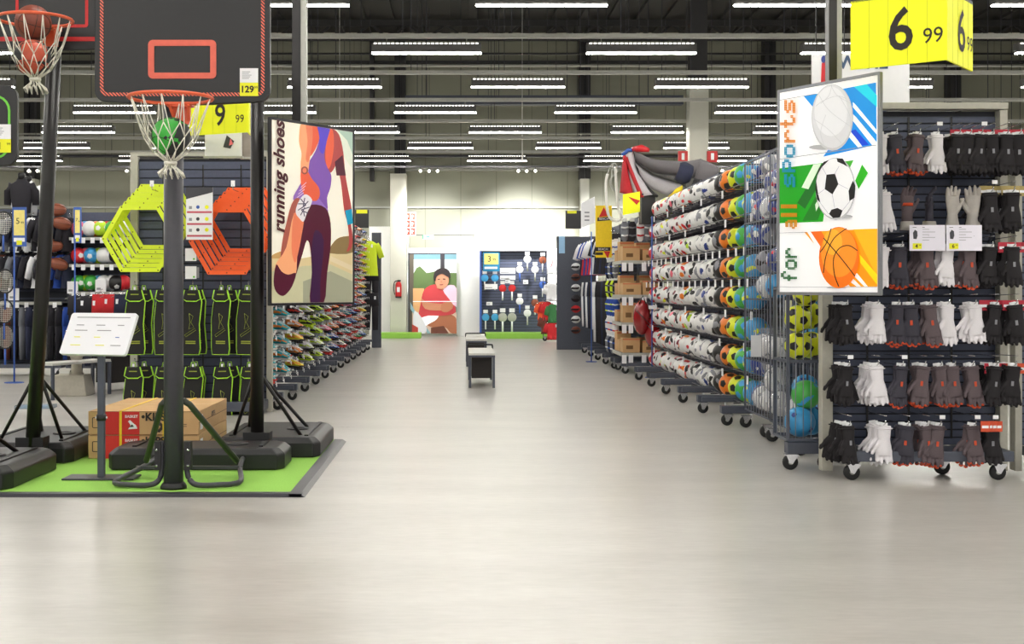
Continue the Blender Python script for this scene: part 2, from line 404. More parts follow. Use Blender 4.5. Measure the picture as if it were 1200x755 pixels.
def rim(parent, z, cy, r, m, zb=None):
    b = MB(); b.tube([(r*math.cos(2*PI*i/28), cy+r*math.sin(2*PI*i/28), z) for i in range(28)], .011, m, 8, closed=True)
    b.build('rim', parent)
    b = MB(); b.box(-.08, .08, cy+r-.01, cy+r+.075, z-.015, z+.012, m); b.box(-.055, .055, cy+r+.05, cy+r+.075, z-.12, z+.02, m)
    b.bar((-.06, cy+r-.02, z-.01), (-.04, cy+r+.06, z-.1), .015, m); b.bar((.06, cy+r-.02, z-.01), (.04, cy+r+.06, z-.1), .015, m)
    b.build('rim_bracket', parent)
    # net: diamonds narrowing to a gathered end
    b = MB(); lv = [(r*.97, 0), (r*.86, -.085), (r*.75, -.17), (r*.62, -.25), (r*.42, -.33), (r*.13, -.385), (r*.13, -.42), (r*.30, -.455)]
    n = 12
    def pt(l, k): a = 2*PI*(k+.5*(l % 2))/n; return Vector((lv[l][0]*math.cos(a), cy+lv[l][0]*math.sin(a), z+lv[l][1]))
    for k in range(n):
        b.tube([pt(0, k), pt(2, k)+Vector((0, 0, 0))], .0035, NET, 5)
        a = 2*PI*(k+.5)/n
        b.tube([pt(0, k), pt(3, k)], .0035, NET, 5)
        for l in range(2, 5):
            b.tube([pt(l, k), pt(l+1, k)], .0035, NET, 5); b.tube([pt(l, k), pt(l+1, k-1 if l % 2 == 0 else k+1)], .0035, NET, 5)
        b.tube([pt(5, k), pt(6, k), pt(7, k), pt(7, k)+Vector((.012, 0, -.03)), pt(7, k)*.5+pt(6, k)*.5], .005, NET, 5)
    b.tube([(r*.12*math.cos(2*PI*i/12), cy+r*.12*math.sin(2*PI*i/12), z-.395) for i in range(12)], .012, NET, 6, closed=True)
    b.build('net', parent)
def flatten(s, t):
    off = s.location.copy()
    for ch in list(s.children): ch.parent = t; ch.location = ch.location+off
    bpy.data.objects.remove(s)
def hollow_base(parent, x0, x1, y0, y1, h, kind='base_tank'):
    # moulded water tank: chamfered sides, raised round cap and ribs
    b = MB(); c = .09
    lo = [(x0, y0+c), (x0+c*.5, y0), (x1-c*.5, y0), (x1, y0+c), (x1, y1-c), (x1-c, y1), (x0+c, y1), (x0, y1-c)]
    hi = [(x0+.05, y0+c+.02), (x0+c, y0+.035), (x1-c, y0+.035), (x1-.05, y0+c+.02), (x1-.05, y1-c-.02), (x1-c-.02, y1-.04), (x0+c+.02, y1-.04), (x0+.05, y1-c-.02)]
    vs = [(x, y, 0) for x, y in lo]+[(x, y, h*.72) for x, y in lo]+[(x, y, h) for x, y in hi]
    fs = [tuple(range(8))[::-1], tuple(range(16, 24))]+[(l*8+i, l*8+(i+1) % 8, (l+1)*8+(i+1) % 8, (l+1)*8+i) for l in (0, 1) for i in range(8)]
    b.add(vs, fs, BLACK); p = b.build(kind, parent, bevel=.012)
    b = MB(); cx, cy = (x0+x1)/2, (y0+y1)/2
    b.lathe([(.09, h-.005), (.085, h+.012), (.06, h+.012), (.055, h+.004)], (cx+(x1-x0)*.2, cy, 0), BLACK, 18); b.build('filler_cap', p)
    for s_ in (-1, 1): b = MB(); b.box(cx+s_*(x1-x0)*.36-.015, cx+s_*(x1-x0)*.36+.015, y0+.12, y1-.12, h-.01, h+.01, BLACK); b.build('moulded_rib', p)
    return p
def basketball_mesh(name, c1, c2, line, r=.12):
    b = MB(); n = 28; st = 18; vs = [(0, 0, -r)]
    for i in range(1, st):
        a = PI*i/st
        for k in range(n): vs.append((r*math.sin(a)*math.cos(2*PI*k/n), r*math.sin(a)*math.sin(2*PI*k/n), -r*math.cos(a)))
    vs.append((0, 0, r)); b.v = vs
    def put(f):
        c = sum((Vector(vs[q]) for q in f), Vector())/len(f); c.normalize()
        x, y, z = c; pan = int((x > 0)) ^ int(abs(y) > .5+.2*z*z) ^ int(z > 0 and abs(y) < .5)
        m = c1 if pan else c2
        b.f.append(f); b.m.append(b.mi(m)); b.sm.append(True)
    for k in range(n): put((0, 1+(k+1) % n, 1+k)); put((len(vs)-1, 1+(st-2)*n+k, 1+(st-2)*n+(k+1) % n))
    for i in range(st-2):
        for k in range(n): put((1+i*n+k, 1+i*n+(k+1) % n, 1+(i+1)*n+(k+1) % n, 1+(i+1)*n+k))
    # seams
    for pl in range(4):
        pts = []
        for i in range(36):
            a = 2*PI*i/36
            if pl == 0: p = Vector((math.cos(a), math.sin(a), 0))
            elif pl == 1: p = Vector((0, math.cos(a), math.sin(a)))
            else:
                sgn = 1 if pl == 2 else -1; q = .5*sgn+.2*sgn*math.sin(a)**2; p = Vector((math.cos(a)*math.sqrt(1-q*q), q, math.sin(a)*math.sqrt(1-q*q)))
            pts.append(p*r*1.002)
        b.tube(pts, r*.018, line, 5, closed=True)
    return b.mesh(name)

# front hoop: grey pole, U feet, coral striped board
t = thing('basketball_hoop', 'basketball stand with slim grey pole, U-shaped feet and black board with coral striped border', 'basketball hoop', (-1.84, 8.2, MT))
b = MB(); b.tube([(0, 0, .0), (0, 0, 2.5)], .062, GREYP, 14); b.tube([(0, 0, 2.45), (0, .0, 2.62)], .05, GREYP, 12); b.build('pole', t)
b = MB(); b.lathe([(.085, 0), (.085, .012), (.075, .03), (.065, .04)], (0, 0, 0), BLACK, 16); b.build('pole_foot', t)
for s_ in (-1, 1):
    b = MB(); pts = [(s_*.075, 0, .30), (s_*.075, -.0, .12), (s_*.1, 0, .045), (s_*.16, -.02, .022), (s_*.30, .0, .022), (s_*.36, .03, .022), (s_*.40, .12, .03), (s_*.33, .5, .06), (s_*.30, .78, .085)]
    if s_ > 0: pts = [(x*1.0+.01, y, z) for x, y, z in pts]
    b.tube(smooth3(pts), .018, GREYP, 8); b.build('foot_tube', t)
    b = MB(); b.box(s_*.105-.03 if s_ > 0 else s_*.105-.01, s_*.105+.01 if s_ > 0 else s_*.105+.03, -.03, .03, .12, .30, BLACK)
    for z in (.15, .25): b.lathe([(.009, -.045), (.009, -.03)], (s_*.1, 0, z), CHROME, 8, 'y')
    b.build('clamp_plate', t)
    b = MB(); b.tube([(s_*.055, .03, .56), (s_*.09, .06, .53), (s_*.31, .55, .10)], .021, mat('dark_green_steel', (52, 58, 48), .4), 8); b.build('brace', t)
b = MB(); b.box(-.36, .36, .46, .50, .055, .075, GREYP); b.build('cross_bar', t)
hollow_base(t, -.66, .59, .80, 1.35, .15)
s = thing('board_assembly', None, None, (.08, 0, 0)); s.parent = t
board(s, 1.11, .74, 2.46, 'coral', y=-.09, price='129', px=.365, pz=2.495)
rim(s, 2.435, -.44, .25, ORANGE); flatten(s, t)
b = MB(); b.box(-.10, .10, -.07, .06, 2.6, 2.66, GREYP); b.box(-.10, .10, -.07, .06, 2.95, 3.0, GREYP); b.box(-.1, -.08, -.07, .1, 2.6, 3.0, GREYP); b.box(.08, .1, -.07, .1, 2.6, 3.0, GREYP); b.build('board_bracket', t)
GB = basketball_mesh('basketball', mat('green_rubber', (60, 176, 62), .5), mat('black_rubber_panel', (40, 42, 44), .55), INK, .118)
one('basketball', GB, 'green and black basketball resting in the net of the coral striped hoop', 'ball', (-1.757, 7.76, 2.435+MT-.235), (R(70), R(20), R(25)))

# hoops with moulded tank and braces (thick black pole)
def tank_hoop(label, X, D, z0, lean, pr, board_style, bz, bh, bx, ball, pole_top, tank=(-.42, .38), depth=1.25, by=-.1, brace=True, has_board=True, cy=-.42, prx=.3, prz=None):
    t = thing('basketball_hoop', label, 'basketball hoop', (X, D, MT))
    hollow_base(t, tank[0], tank[1], .05, depth, .15)
    b = MB(); b.tube([(0, 0, .02), (lean*.55, 0, 1.6), (lean, 0, pole_top)], pr, BLACKM, 16); b.build('pole', t)
    b = MB(); b.box(-.1, .1, -.05, .1, 0.03, .2, BLACK)
    for s_ in (-1, 1): b.lathe([(.05, -.018), (.05, .018)], (s_*.12, -.0, .05), RUBBER, 14, 'x')
    b.build('wheel_mount', t)
    for dx, dy in ((-.32, .25), (-.2, .85), (.3, .25), (.28, .85)):
        dx = max(tank[0]+.12, min(tank[1]-.12, dx))
        b = MB(); b.tube([(lean*.2+(.03 if dx > 0 else -.03), .02, .62), (dx, dy, .14)], .014, BLACKM, 8); b.build('brace', t)
    if has_board:
        tt = MB(); tt.bar((lean, .0, bz+.1), (lean+bx*.6, by+.02, bz+.35), .05, BLACKM); tt.build('extension_arm', t)
        s = thing('board_assembly', None, None, (lean+bx, 0, 0)); s.parent = t
        del_b = board(s, 1.14, bh, bz, board_style, y=by, price=pr_txt(board_style), px=prx, pz=prz if prz else bz+.02)
        rim(s, bz+.12 if board_style == 'red' else bz+.05, cy, .24, ORANGE); flatten(s, t)
    return t
def pr_txt(st): return {'red': '169', 'lime': '1'}.get(st, None)
tank_hoop('basketball stand with thick black leaning pole, red lined board and netted balls', -3.12, 9.3, 0, .18, .052, 'red', 2.94, .75, .12, None, 3.3, tank=(-.5, .27), by=-.45, cy=-.82, prx=.30, prz=2.965)
tank_hoop('basketball stand with straight square black pole on tank beside the stacked cartons', -1.53, 9.62, 0, .0, .05, None, 3, .7, 0, None, 3.06, tank=(-.34, .46), has_board=False)
tank_hoop('small basketball stand with lime lined black board', -3.36, 8.05, 0, .0, .05, 'lime', 2.04, .50, .04, None, 2.3, tank=(-.5, .5), depth=1.1, prx=.42, prz=2.12)
BB = basketball_mesh('basketball', mat('orange_rubber', (196, 84, 58), .5), mat('black_rubber_panel', (40, 42, 44), .55), INK, .12)
BB2 = basketball_mesh('basketball', mat('brown_rubber', (128, 62, 44), .5), mat('brown_rubber', (128, 62, 44), .5), INK, .12)
rc = (-2.83, 8.53)
one('basketball', BB, 'orange and black basketball hanging low in the white net beside the leaning pole', 'ball', (rc[0]-.01, rc[1]-.04, 2.83), (R(80), R(10), R(70)))
one('basketball', BB2, 'brown basketball lying on top of the orange and black ball in the net', 'ball', (rc[0]-.03, rc[1]+.03, 3.075), (R(20), R(10), R(30)))

# information panel on a grey post
t = thing('information_stand', 'white tilted information panel on a slim grey post with flat steel foot', 'sign', (-2.42, 8.62, MT))
b = MB(); b.box(-.24, .24, -.1, .12, 0, .012, GREYP); b.build('foot_plate', t, bevel=.004)
b = MB(); b.box(-.022, .022, -.022, .022, .01, .92, SLATE); b.build('post', t, bevel=.003)
b = MB(); b.lathe([(.034, -.02), (.034, .02)], (0, 0, .41), BLACK, 12); b.bar((-.04, 0, .41), (.04, 0, .41), .012, CHROME); b.build('collar', t)
T = Matrix.Translation((-.01, 0, .97)) @ Matrix.Rotation(R(-20), 4, 'Z') @ Matrix.Rotation(R(-28), 4, 'X')
b = MB()
o = rrect(-.27, .255, -.155, .155, .02); b.prism(o, -.012, .012, WHITE, T); p = b.build('panel', t)
p.data.materials[0] = mat('laminated_white', (246, 246, 250), .35, var=.01)
b = MB(); b.prism(rrect(-.215, .21, .118, .124, .002), -.014, -.0125, GREYINK, T)
for (u, v, w, m) in ((-.2, .06, .06, GREYINK), (-.04, .06, .07, GREYINK), (.13, .06, .05, GREYINK), (-.2, .02, .1, GREYINK), (-.02, .02, .11, GREYINK), (-.19, -.03, .05, YELLOW), (-.03, -.03, .05, YELLOW), (.14, -.03, .03, BLUEP), (-.2, -.09, .08, YELLOW), (.0, -.09, .07, YELLOW), (.12, -.09, .08, GREYINK)):
    b.prism([(u, v), (u+w, v), (u+w, v+.005), (u, v+.005)], -.014, -.0125, m, T)
b.build('printed_lines', t)

# cartons
KRAFT = mat('kraft_cardboard', (206, 166, 116), .8, var=.08, scale=12); KRAFTD = mat('kraft_edge', (120, 88, 52), .8); REDC = mat('red_print_card', (206, 44, 40), .7, var=.04); STRAP = mat('yellow_strap', (246, 206, 30), .5)
def carton(label, z):
    t = thing('carton', label, 'cardboard box', (-2.80, 9.62, z), 0, 'cartons stacked on the turf mat')
    w, d, h = .83, 1.15, .176
    b = MB(); b.box(0, w, 0, d, 0, h, KRAFT); b.build('box_body', t, bevel=.004)
    b = MB(); b.box(.015, w-.01, -.002, 0, h-.006, h-.002, KRAFTD); b.box(w, w+.002, .01, d-.01, h*.5-.002, h*.5+.002, KRAFTD); b.box(0, w, d/2-.02, d/2+.02, h, h+.001, mat('pale_tape', (214, 178, 120), .5)); b.build('seam', t)
    b = MB(); b.box(.13, .385, -.003, 0, .0, h-.004, REDC); b.build('red_label', t)
    b = MB()
    for x in (.235, .56):
        b.box(x, x+.018, -.006, d+.004, h, h+.004, STRAP); b.box(x, x+.018, -.006, -.001, 0, h+.004, STRAP)
    b.build('strap', t)
    text('\u2022KIPSTA', .082, INK, t, (.40, -.0075, h-.045), bold=.035, xs=1.0, align='LEFT')
    text('KIPSTA', .05, INK, t, (w+.004, .55, h*.62), bold=.035, rotz=PI/2)
    text('BASKET', .028, WHITE, t, (.325, -.005, h-.04), bold=.02)
    b = MB()
    ring_frame(b, .03, .11, .05, .13, .005, .01, -.004, 0, INK)
    b.prism([(.30, .04), (.37, .045), (.36, .07), (.335, .09), (.315, .11), (.30, .10), (.32, .07)], -.005, -.003, WHITE); b.prism([(.31, .055), (.345, .06), (.33, .078)], -.006, -.005, INK)
    c = [(.50, .03), (.535, .015), (.56, .04), (.565, .075), (.535, .10), (.505, .085), (.49, .06)]; b.prism(c, -.004, 0, INK); b.prism([(.51, .05), (.53, .04), (.545, .06), (.53, .08)], -.005, -.004, KRAFT)
    b.box(.60, .74, -.003, 0, .06, .064, INK); b.box(.6, .74, -.003, 0, .075, .079, INK); b.box(w, w+.002, .06, .15, .03, .14, WHITE)
    b.build('printed_marks', t)
    return t
carton('upper kraft carton with red label and yellow straps on the turf mat', MT+.18)
carton('lower kraft carton with red label under the identical upper one', MT)

# ------------------------------------------------------------------ gondola pieces
CAST = thing('caster', None, None, (0, 0, -50))
b = MB(); b.prism([(-.035, .11), (.05, .11), (.055, .1), (.03, .075), (.012, .045), (-.012, .05)], -.03, -.024, CHROME); b.prism([(-.035, .11), (.05, .11), (.055, .1), (.03, .075), (.012, .045), (-.012, .05)], .024, .03, CHROME)
b.box(-.04, .05, -.035, .035, .105, .113, CHROME); FORKM = b.mesh('fork')
b = MB(); b.lathe([(.02, -.018), (.048, -.018), (.055, -.01), (.055, .01), (.048, .018), (.02, .018)], (0, 0, .055), RUBBER, 18, 'y'); b.lathe([(.018, -.02), (.018, .02)], (0, 0, .055), LGREY, 10, 'y'); WHEELM = b.mesh('wheel')
bpy.data.objects.remove(CAST)
def caster(parent, x, y, rz=0):
    f = bpy.data.objects.new('caster', FORKM); COL.objects.link(f); f.parent = parent; f.location = (x, y, 0); f.rotation_euler = (0, 0, rz)
    w = bpy.data.objects.new('wheel', WHEELM); COL.objects.link(w); w.parent = f
    return f
def slats(mb, x0, x1, z0, z1, y, m, dz=.055, T=None):
    n = int((z1-z0)/dz)
    mb.box(x0, x1, y, y+.02, z0, z1, mat('slat_groove', (34, 36, 46), .7), T)
    for i in range(n): mb.box(x0, x1, y-.012, y+.001, z0+i*dz+.006, z0+(i+1)*dz-.006, m, T)
def gondola(label, X, D, side, w=1.2, z1=2.55, arm=.52, back=None, group=None, name='gondola_bay', wheel_x=None, z0=.14):
    """One wheeled shelving bay along the aisle: the empty stands at the aisle edge of its foot, side=+1 stock faces -x (right wall), -1 faces +x."""
    t = thing(name, label, 'shop shelving', (X, D, 0), 0, group)
    s_ = side
    b = MB(); b.box(min(0, s_*arm), max(0, s_*arm), .02, .12, .118, .19, SLATE); b.build('base_arm', t, bevel=.004); b = MB(); b.box(min(s_*.03, s_*arm), max(s_*.03, s_*arm), w-.05, w-.01, .13, .18, SLATE); b.build('rear_base_arm', t, bevel=.004)
    caster(t, s_*.06, .07, rz=0 if s_ < 0 else PI*.0)
    b = MB(); xa = s_*arm; b.box(min(xa, xa+s_*.03), max(xa, xa+s_*.03), .0, w, z0, z1, SLATED)
    for i in range(int((z1-z0)/.11)): b.box(min(xa-s_*.006, xa), max(xa-s_*.006, xa), .01, w-.01, z0+i*.11+.01, z0+i*.11+.09, mat('slat_strip', (48, 51, 64), .6))
    b.build('back_panel', t)
    b = MB(); b.box(min(xa-s_*.03, xa), max(xa-s_*.03, xa), -.02, .02, .13, z1, SLATE); b.build('upright', t)
    return t

# ------------------------------------------------------------------ ball designs
def icoball(name, fn, r=.11, sub=2):
    g = (1+5**.5)/2
    I = [Vector(v).normalized() for v in ((0, 1, g), (0, -1, g), (0, 1, -g), (0, -1, -g), (1, g, 0), (-1, g, 0), (1, -g, 0), (-1, -g, 0), (g, 0, 1), (-g, 0, 1), (g, 0, -1), (-g, 0, -1))]
    el = min((I[0]-q).length for q in I[1:]); b = MB()
    nb = {i: [j for j in range(12) if j != i and abs((I[i]-I[j]).length-el) < .01] for i in range(12)}
    faces = []
    def ring(c, pts):
        c = c.normalized(); u = (pts[0]-c*pts[0].dot(c)).normalized(); w = c.cross(u)
        return sorted(pts, key=lambda p: math.atan2(p.dot(w), p.dot(u)))
    for i in range(12): faces.append((0, i, ring(I[i], [I[i]*2/3+I[j]/3 for j in nb[i]])))
    tr = set()
    for i in range(12):
        for j in nb[i]:
            for k in nb[i]:
                if j != k and k in nb[j]: tr.add(tuple(sorted((i, j, k))))
    for n, (i, j, k) in enumerate(sorted(tr)):
        c = (I[i]+I[j]+I[k]); ps = []
        for a, q in ((i, j), (j, k), (k, i)): ps += [I[a]*2/3+I[q]/3, I[a]/3+I[q]*2/3]
        faces.append((1, n, ring(c, ps)))
    def tri(a, q, c, d, m):
        if d == 0:
            mm = m if not callable(m) else m(((a+q+c)/3).normalized())
            b.add([a.normalized()*r, q.normalized()*r, c.normalized()*r], [(0, 1, 2)], mm, True); return
        x, y, z = (a+q)/2, (q+c)/2, (c+a)/2
        for u in ((a, x, z), (x, q, y), (z, y, c), (x, y, z)): tri(*u, d-1, m)
    for typ, n, ps in faces:
        c = sum(ps, Vector())/len(ps); m = fn(typ, n)
        for i in range(len(ps)): tri(c, ps[i], ps[(i+1) % len(ps)], sub, m)
    me = b.mesh(name); bm = bmesh.new(); bm.from_mesh(me); bmesh.ops.remove_doubles(bm, verts=bm.verts, dist=1e-5); bm.to_mesh(me); bm.free()
    return me
def bm_(n, c, rough=.35): return mat('ball_'+n, c, rough, var=.05)
BW, BK, BO, BY, BG, BB_, BR, BN = bm_('white', (236, 234, 232)), bm_('black', (34, 32, 32)), bm_('orange', (238, 128, 34)), bm_('yellow', (226, 232, 40)), bm_('green', (74, 176, 74)), bm_('blue', (64, 158, 214)), bm_('red', (214, 44, 52)), bm_('navy', (42, 62, 140))
BP = bm_('pink', (236, 110, 130)); BGY = bm_('grey', (140, 140, 146)); BLm = bm_('lime', (186, 222, 44))
def pent(a, c): return lambda typ, n: a if typ else c
def mix(a, c, d, k=3): return lambda typ, n: (lambda p: (c if math.sin(p.x*5+k)*math.cos(p.z*4+k*2)+.4*math.sin(p.y*6+p.x*3) > .48 else (d if math.sin(p.y*5+k)*math.sin(p.x*4+p.z*3+k) > .66 else a)))
DES = [('red and white', lambda t, n: BR if (t == 0 or n % 3 == 0) else BW), ('white and red flecked', mix(BW, BR, BK, 1)), ('white and black flecked', mix(BW, BK, BR, 2)), ('white, red and yellow', mix(BW, BR, BY, 3)),
       ('white with black streaks', mix(BW, BK, BGY, 5)), ('pink and white', mix(BW, BP, BK, 7)), ('white with burgundy patches', mix(BW, bm_('burgundy', (120, 30, 50)), BK, 4)), ('orange and white', mix(BW, BO, BR, 6)),
       ('white with lime streaks', mix(BW, BLm, BK, 8)), ('black and white', mix(BW, BK, BK, 9)), ('plain white', mix(BW, BGY, BGY, 11)), ('white with navy streaks', mix(BW, BN, BGY, 12)), ('white with thin black lines', mix(BW, BK, BGY, 13)),
       ('solid black', mix(BK, BGY, BK, 3)), ('orange with black patches', pent(BO, BK)), ('yellow with black patches', pent(BY, BK)), ('green with blue patches', pent(BG, BB_)), ('sky blue with yellow crest', mix(BB_, BB_, BY, 2)), ('navy and white', mix(BN, BW, BB_, 2)), ('silver and white', mix(BGY, BW, BN, 4))]
MESHB = [icoball('football', d[1], .125) for d in DES]
PITCH = .375; BX = 2.93
ROWN = ['bottom row', 'second row from the floor', 'third row from the floor', 'fourth row from the floor', 'fourth row from the top', 'third row from the top', 'second row from the top', 'top row']
YB = 19.1
for r in range(8):
    z = .26+.314*r
    for c in range(20):
        D = YB-c*PITCH
        if c >= 18 and r > 1 and r < 5: continue
        d = c
        if c == 8 and r in (0, 1, 4, 6, 7): d = 2
        if c == 3 and r in (1, 2): d = 7
        nm = DES[d][0]; wh = '' if d == c else (', %s column' % nth(c))
        o = one('football', MESHB[d], '%s football, %s of the ball wall%s' % (nm, ROWN[r], wh), 'ball', (BX+random.uniform(-.012, .012), D, z), (random.uniform(0, 6), random.uniform(0, 6), random.uniform(0, 6)), 'footballs on the ball wall')
# ball wall bays: rails carry the balls
for i in range(6):
    D0 = 12.05+i*1.2
    t = gondola('wheeled dark steel bay of the ball wall, %s from the near end' % nth(i), 2.46, D0, 1, arm=.72, z1=2.72, group='bays of the ball wall')
    for r in range(8):
        z = .26+.314*r-.125; b = MB()
        for dx, dz in ((.36, .015), (.56, .015), (.47, -.01)): b.tube([(dx, 0, z+dz), (dx, 1.19, z+dz)], .006, GREYP, 6)
        for k in range(4):
            y = .15+.3*k; b.bar((.33, y, z-.012), (.72, y, z+.0), .012, GREYP)
        b.build('ball_rail', t)
        for k in range(3 if r in (4, 5) else 1):
            y = .2+.38*k+.15*(r % 3); b = MB(); b.box(.315, .32, y-.05, y+.03, z-.08, z+.0, WHITE); b.build('price_label', t)
for i in range(2):
    D0 = 9.6+i*1.2
    t = gondola('empty-backed bay behind the wire cages, %s' % ('nearest the glove rack' if i == 0 else 'nearest the ball wall'), 3.08, D0, 1, arm=.08, z1=2.72, group='bays behind the wire cages')

# wire cages in front of the near ball bays
def cage(label, x0, x1, y0, y1, z0, z1, shelves, sides='xy', step=.055):
    t = thing('wire_cage', label, 'wire basket', (x0, y0, 0)); w, d = x1-x0, y1-y0
    for (a, c) in ((0, 0), (w, 0), (0, d), (w, d)):
        b = MB(); b.bar((a, c, z0), (a, c, z1), .022 if z1 < 2 else .013, SLATE); b.build('corner_post', t)
    for z in [z0]+shelves+[z1]:
        b = MB(); q_ = .02 if z1 < 2 else .013; b.bar((0, 0, z), (w, 0, z), q_, SLATE); b.bar((0, 0, z), (0, d, z), q_, SLATE); b.bar((w, 0, z), (w, d, z), q_, SLATE); b.bar((0, d, z), (w, d, z), q_, SLATE)
        if z != z1:
            for k in range(int(d/.09)): b.bar((0, .09*k, z), (w, .09*k, z), .007, GREYP)
        b.build('shelf_frame' if z in shelves else 'frame_ring', t)
    for nm, n, f in (('front_grille', int(w/step), lambda k: (k*step, 0)), ('side_grille', int(d/(step*1.9)), lambda k: (0, k*step*1.9))):
        b = MB()
        for k in range(1, n+1): x, y = f(k); b.tube([(x, y, z0), (x, y, z1)], .0035, mat('wire_steel', (150, 152, 162), .4, .2), 5)
        b.build(nm, t)
    return t
c1 = cage('near wire cage facing the camera, holding yellow footballs above green and blue balls', 2.33, 2.66, 9.12, 9.5, .22, 1.30, [.78])
caster(c1, .03, .05); caster(c1, .28, .05)
b = MB(); b.box(0, .33, 0, .1, .12, .2, SLATE); b.build('base_block', c1)
c2 = cage('tall wire cage beside the near cage with blue and bagged balls', 2.64, 3.04, 9.75, 10.92, .17, 2.46, [.9, 1.52, 2.05])
caster(c2, .0, .2); caster(c2, .0, 1.1)
c3 = cage('far tall wire cage next to the ball wall with bagged white balls', 2.66, 3.04, 11.0, 11.98, .17, 2.46, [.65, 1.2, 1.9])
caster(c3, .0, .15); caster(c3, .0, .95)
YM = icoball('football', pent(BY, BK), .098); BM = icoball('football', mix(BB_, BB_, BN, 2), .11); GM = icoball('football', mix(BG, BG, BB_, 2), .105)
WM = icoball('football', mix(BW, BW, BGY, 2), .11); RM = icoball('football', lambda t, n: BR, .115); BKM = icoball('football', mix(BGY, BK, BGY, 2), .11); NM = icoball('football', mix(BN, BW, BR, 2), .115)
i = 0
for (x, y, z, nm) in ((2.435, 9.25, .885, 'left of two on the cage shelf'), (2.60-.04, 9.36, .885, 'right of two on the cage shelf'), (2.445, 9.28, 1.08, 'left of two in the second layer'), (2.56, 9.38, 1.10, 'right of two in the second layer'), (2.50, 9.27, 1.27, 'front one of the top layer'), (2.55, 9.4, 1.29, 'rear one of the top layer')):
    one('football', YM, 'yellow football with black patches, %s' % nm, 'ball', (x, y, z), (i, i*2, i*.7), 'yellow footballs in the near cage'); i += 1
for (x, y, z, m, nm) in ((2.45, 9.25, .335, BM, 'blue ball at the bottom left of the near cage'), (2.56, 9.38, .335, BM, 'blue ball at the back of the near cage floor'), (2.50, 9.27, .53, GM, 'bright green ball on top of the blue balls in the near cage')):
    one('football', m, nm, 'ball', (x, y, z), (i, i, 1), None); i += 1
CG = [(10.05, 1.02, BM), (10.35, 1.02, BM), (10.65, 1.02, BKM), (10.2, 1.22, BM), (9.95, .29, BM), (10.25, .29, BM), (10.6, .29, WM), (10.4, .49, BM), (10.05, 1.64, BM), (10.4, 1.64, RM), (10.7, 1.64, NM), (10.1, 1.86, BM), (10.55, 1.86, NM), (10.1, 2.17, NM), (10.4, 2.17, NM), (10.7, 2.17, NM), (10.3, 2.38, NM),
      (11.2, .29, WM), (11.5, .29, WM), (11.8, .29, WM), (11.35, .49, WM), (11.2, .77, WM), (11.55, .77, WM), (11.8, .77, WM), (11.3, 1.32, BM), (11.65, 1.32, WM), (11.25, 1.55, NM), (11.7, 1.54, BKM), (11.2, 2.02, NM), (11.5, 2.02, WM), (11.8, 2.02, NM), (11.35, 2.24, NM)]
mn = {BM: 'sky blue ball', BKM: 'grey and black ball', WM: 'white ball in clear bag', RM: 'red ball', NM: 'navy and white ball in clear bag'}
from collections import Counter
seen = Counter(); BAG = mat('clear_poly_bag', (225, 228, 235), .15, alpha=.28, var=.02)
for (y, z, m) in CG:
    key = (m, y < 11, z); seen[(m.as_pointer(), y < 11, z)] += 1; q = seen[(m.as_pointer(), y < 11, z)]
    lev = 'floor tray' if z < .6 else 'middle shelf' if z < 1.3 else 'third shelf' if z < 2 else 'top'
    lab = '%s, %s, %s%s, %s wire cage' % (mn[m], ['front', 'second', 'third', 'fourth'][q-1], ('upper layer ' if z in (1.22, .49, 1.86, 2.38, 1.55, 1.54, 2.24) else ''), lev, 'tall' if y < 11 else 'far')
    s = thing('football', lab, 'ball', (2.80, y, z), 0, 'balls in the tall wire cages')
    o = bpy.data.objects.new('ball_skin', m); COL.objects.link(o); o.parent = s; o.rotation_euler = (y*7, z*5, 1)
    if m in (WM, NM):
        b = MB(); random.seed(int(y*100+z*10)); bb = MB(); bb.sphere((0, 0, 0), .122, BAG, 12)
        bb.v = [tuple(Vector(v)*random.uniform(.94, 1.04)) for v in bb.v]; bb.prism([(-.03, .11), (.03, .11), (.06, .17), (-.05, .16)], -.01, .01, BAG); bb.build('poly_bag', s)
random.seed(11)
# hanging tags on cages
for (px, py, D, w, h, nm) in ((880, 393, 11.2, .09, .19, 'white hanging tag on the far cage at mid height'), (920, 352, 9.52, .05, .14, 'white hanging tag just under the sports poster'), (897, 445, 11.4, .12, .2, 'white paper tag on the lower far cage')):
    p = at(px, py, D); b = MB(); b.box(p.x, p.x+w, D-.003, D, p.z-h, p.z, WHITE); b.box(p.x+w*.4, p.x+w*.5, D-.002, D, p.z, p.z+.04, WHITE); tag(b.build('hanging_tag'), nm, 'tag')

# ------------------------------------------------------------------ glove rack
GX, GD = 2.51, 8.92
t = thing('glove_rack', 'tall dark slatted display rack with pale frame and casters full of gloves', 'shop shelving', (GX, GD, 0))
b = MB(); slats(b, .06, 1.28, .2, 2.54, .06, SLATED); b.build('slatted_panel', t)
b = MB(); b.box(0, .075, -.03, .06, .03, 2.54, BEIGE); b.build('upright', t, bevel=.004)
b = MB(); b.box(1.235, 1.29, -.03, .06, .03, 2.54, BEIGE); b.build('upright', t, bevel=.004)
b = MB(); b.box(0.0, 1.29, -.04, .06, 2.545, 2.59, BEIGE); b.build('top_rail', t, bevel=.004)
b = MB(); b.box(.08, 1.22, -.30, .05, .13, .2, SLATE); b.build('base_box', t, bevel=.006)
for x in (.14, 1.13): caster(t, x, -.24)
caster(t, .85, .02)
for x in (.33, .62, .92): b = MB(); b.box(x, x+.012, .04, .05, .25, 2.5, BLACK); b.build('slot_strip', t)
t2 = thing('glove_rack', 'second slatted display rack at the picture edge with red-topped black gloves', 'shop shelving', (GX+1.34, GD, 0))
b = MB(); slats(b, .06, 1.2, .2, 2.3, .06, SLATED); b.build('slatted_panel', t2)
b = MB(); b.box(0, .05, -.03, .06, .03, 2.3, BEIGE); b.build('upright', t2, bevel=.004)
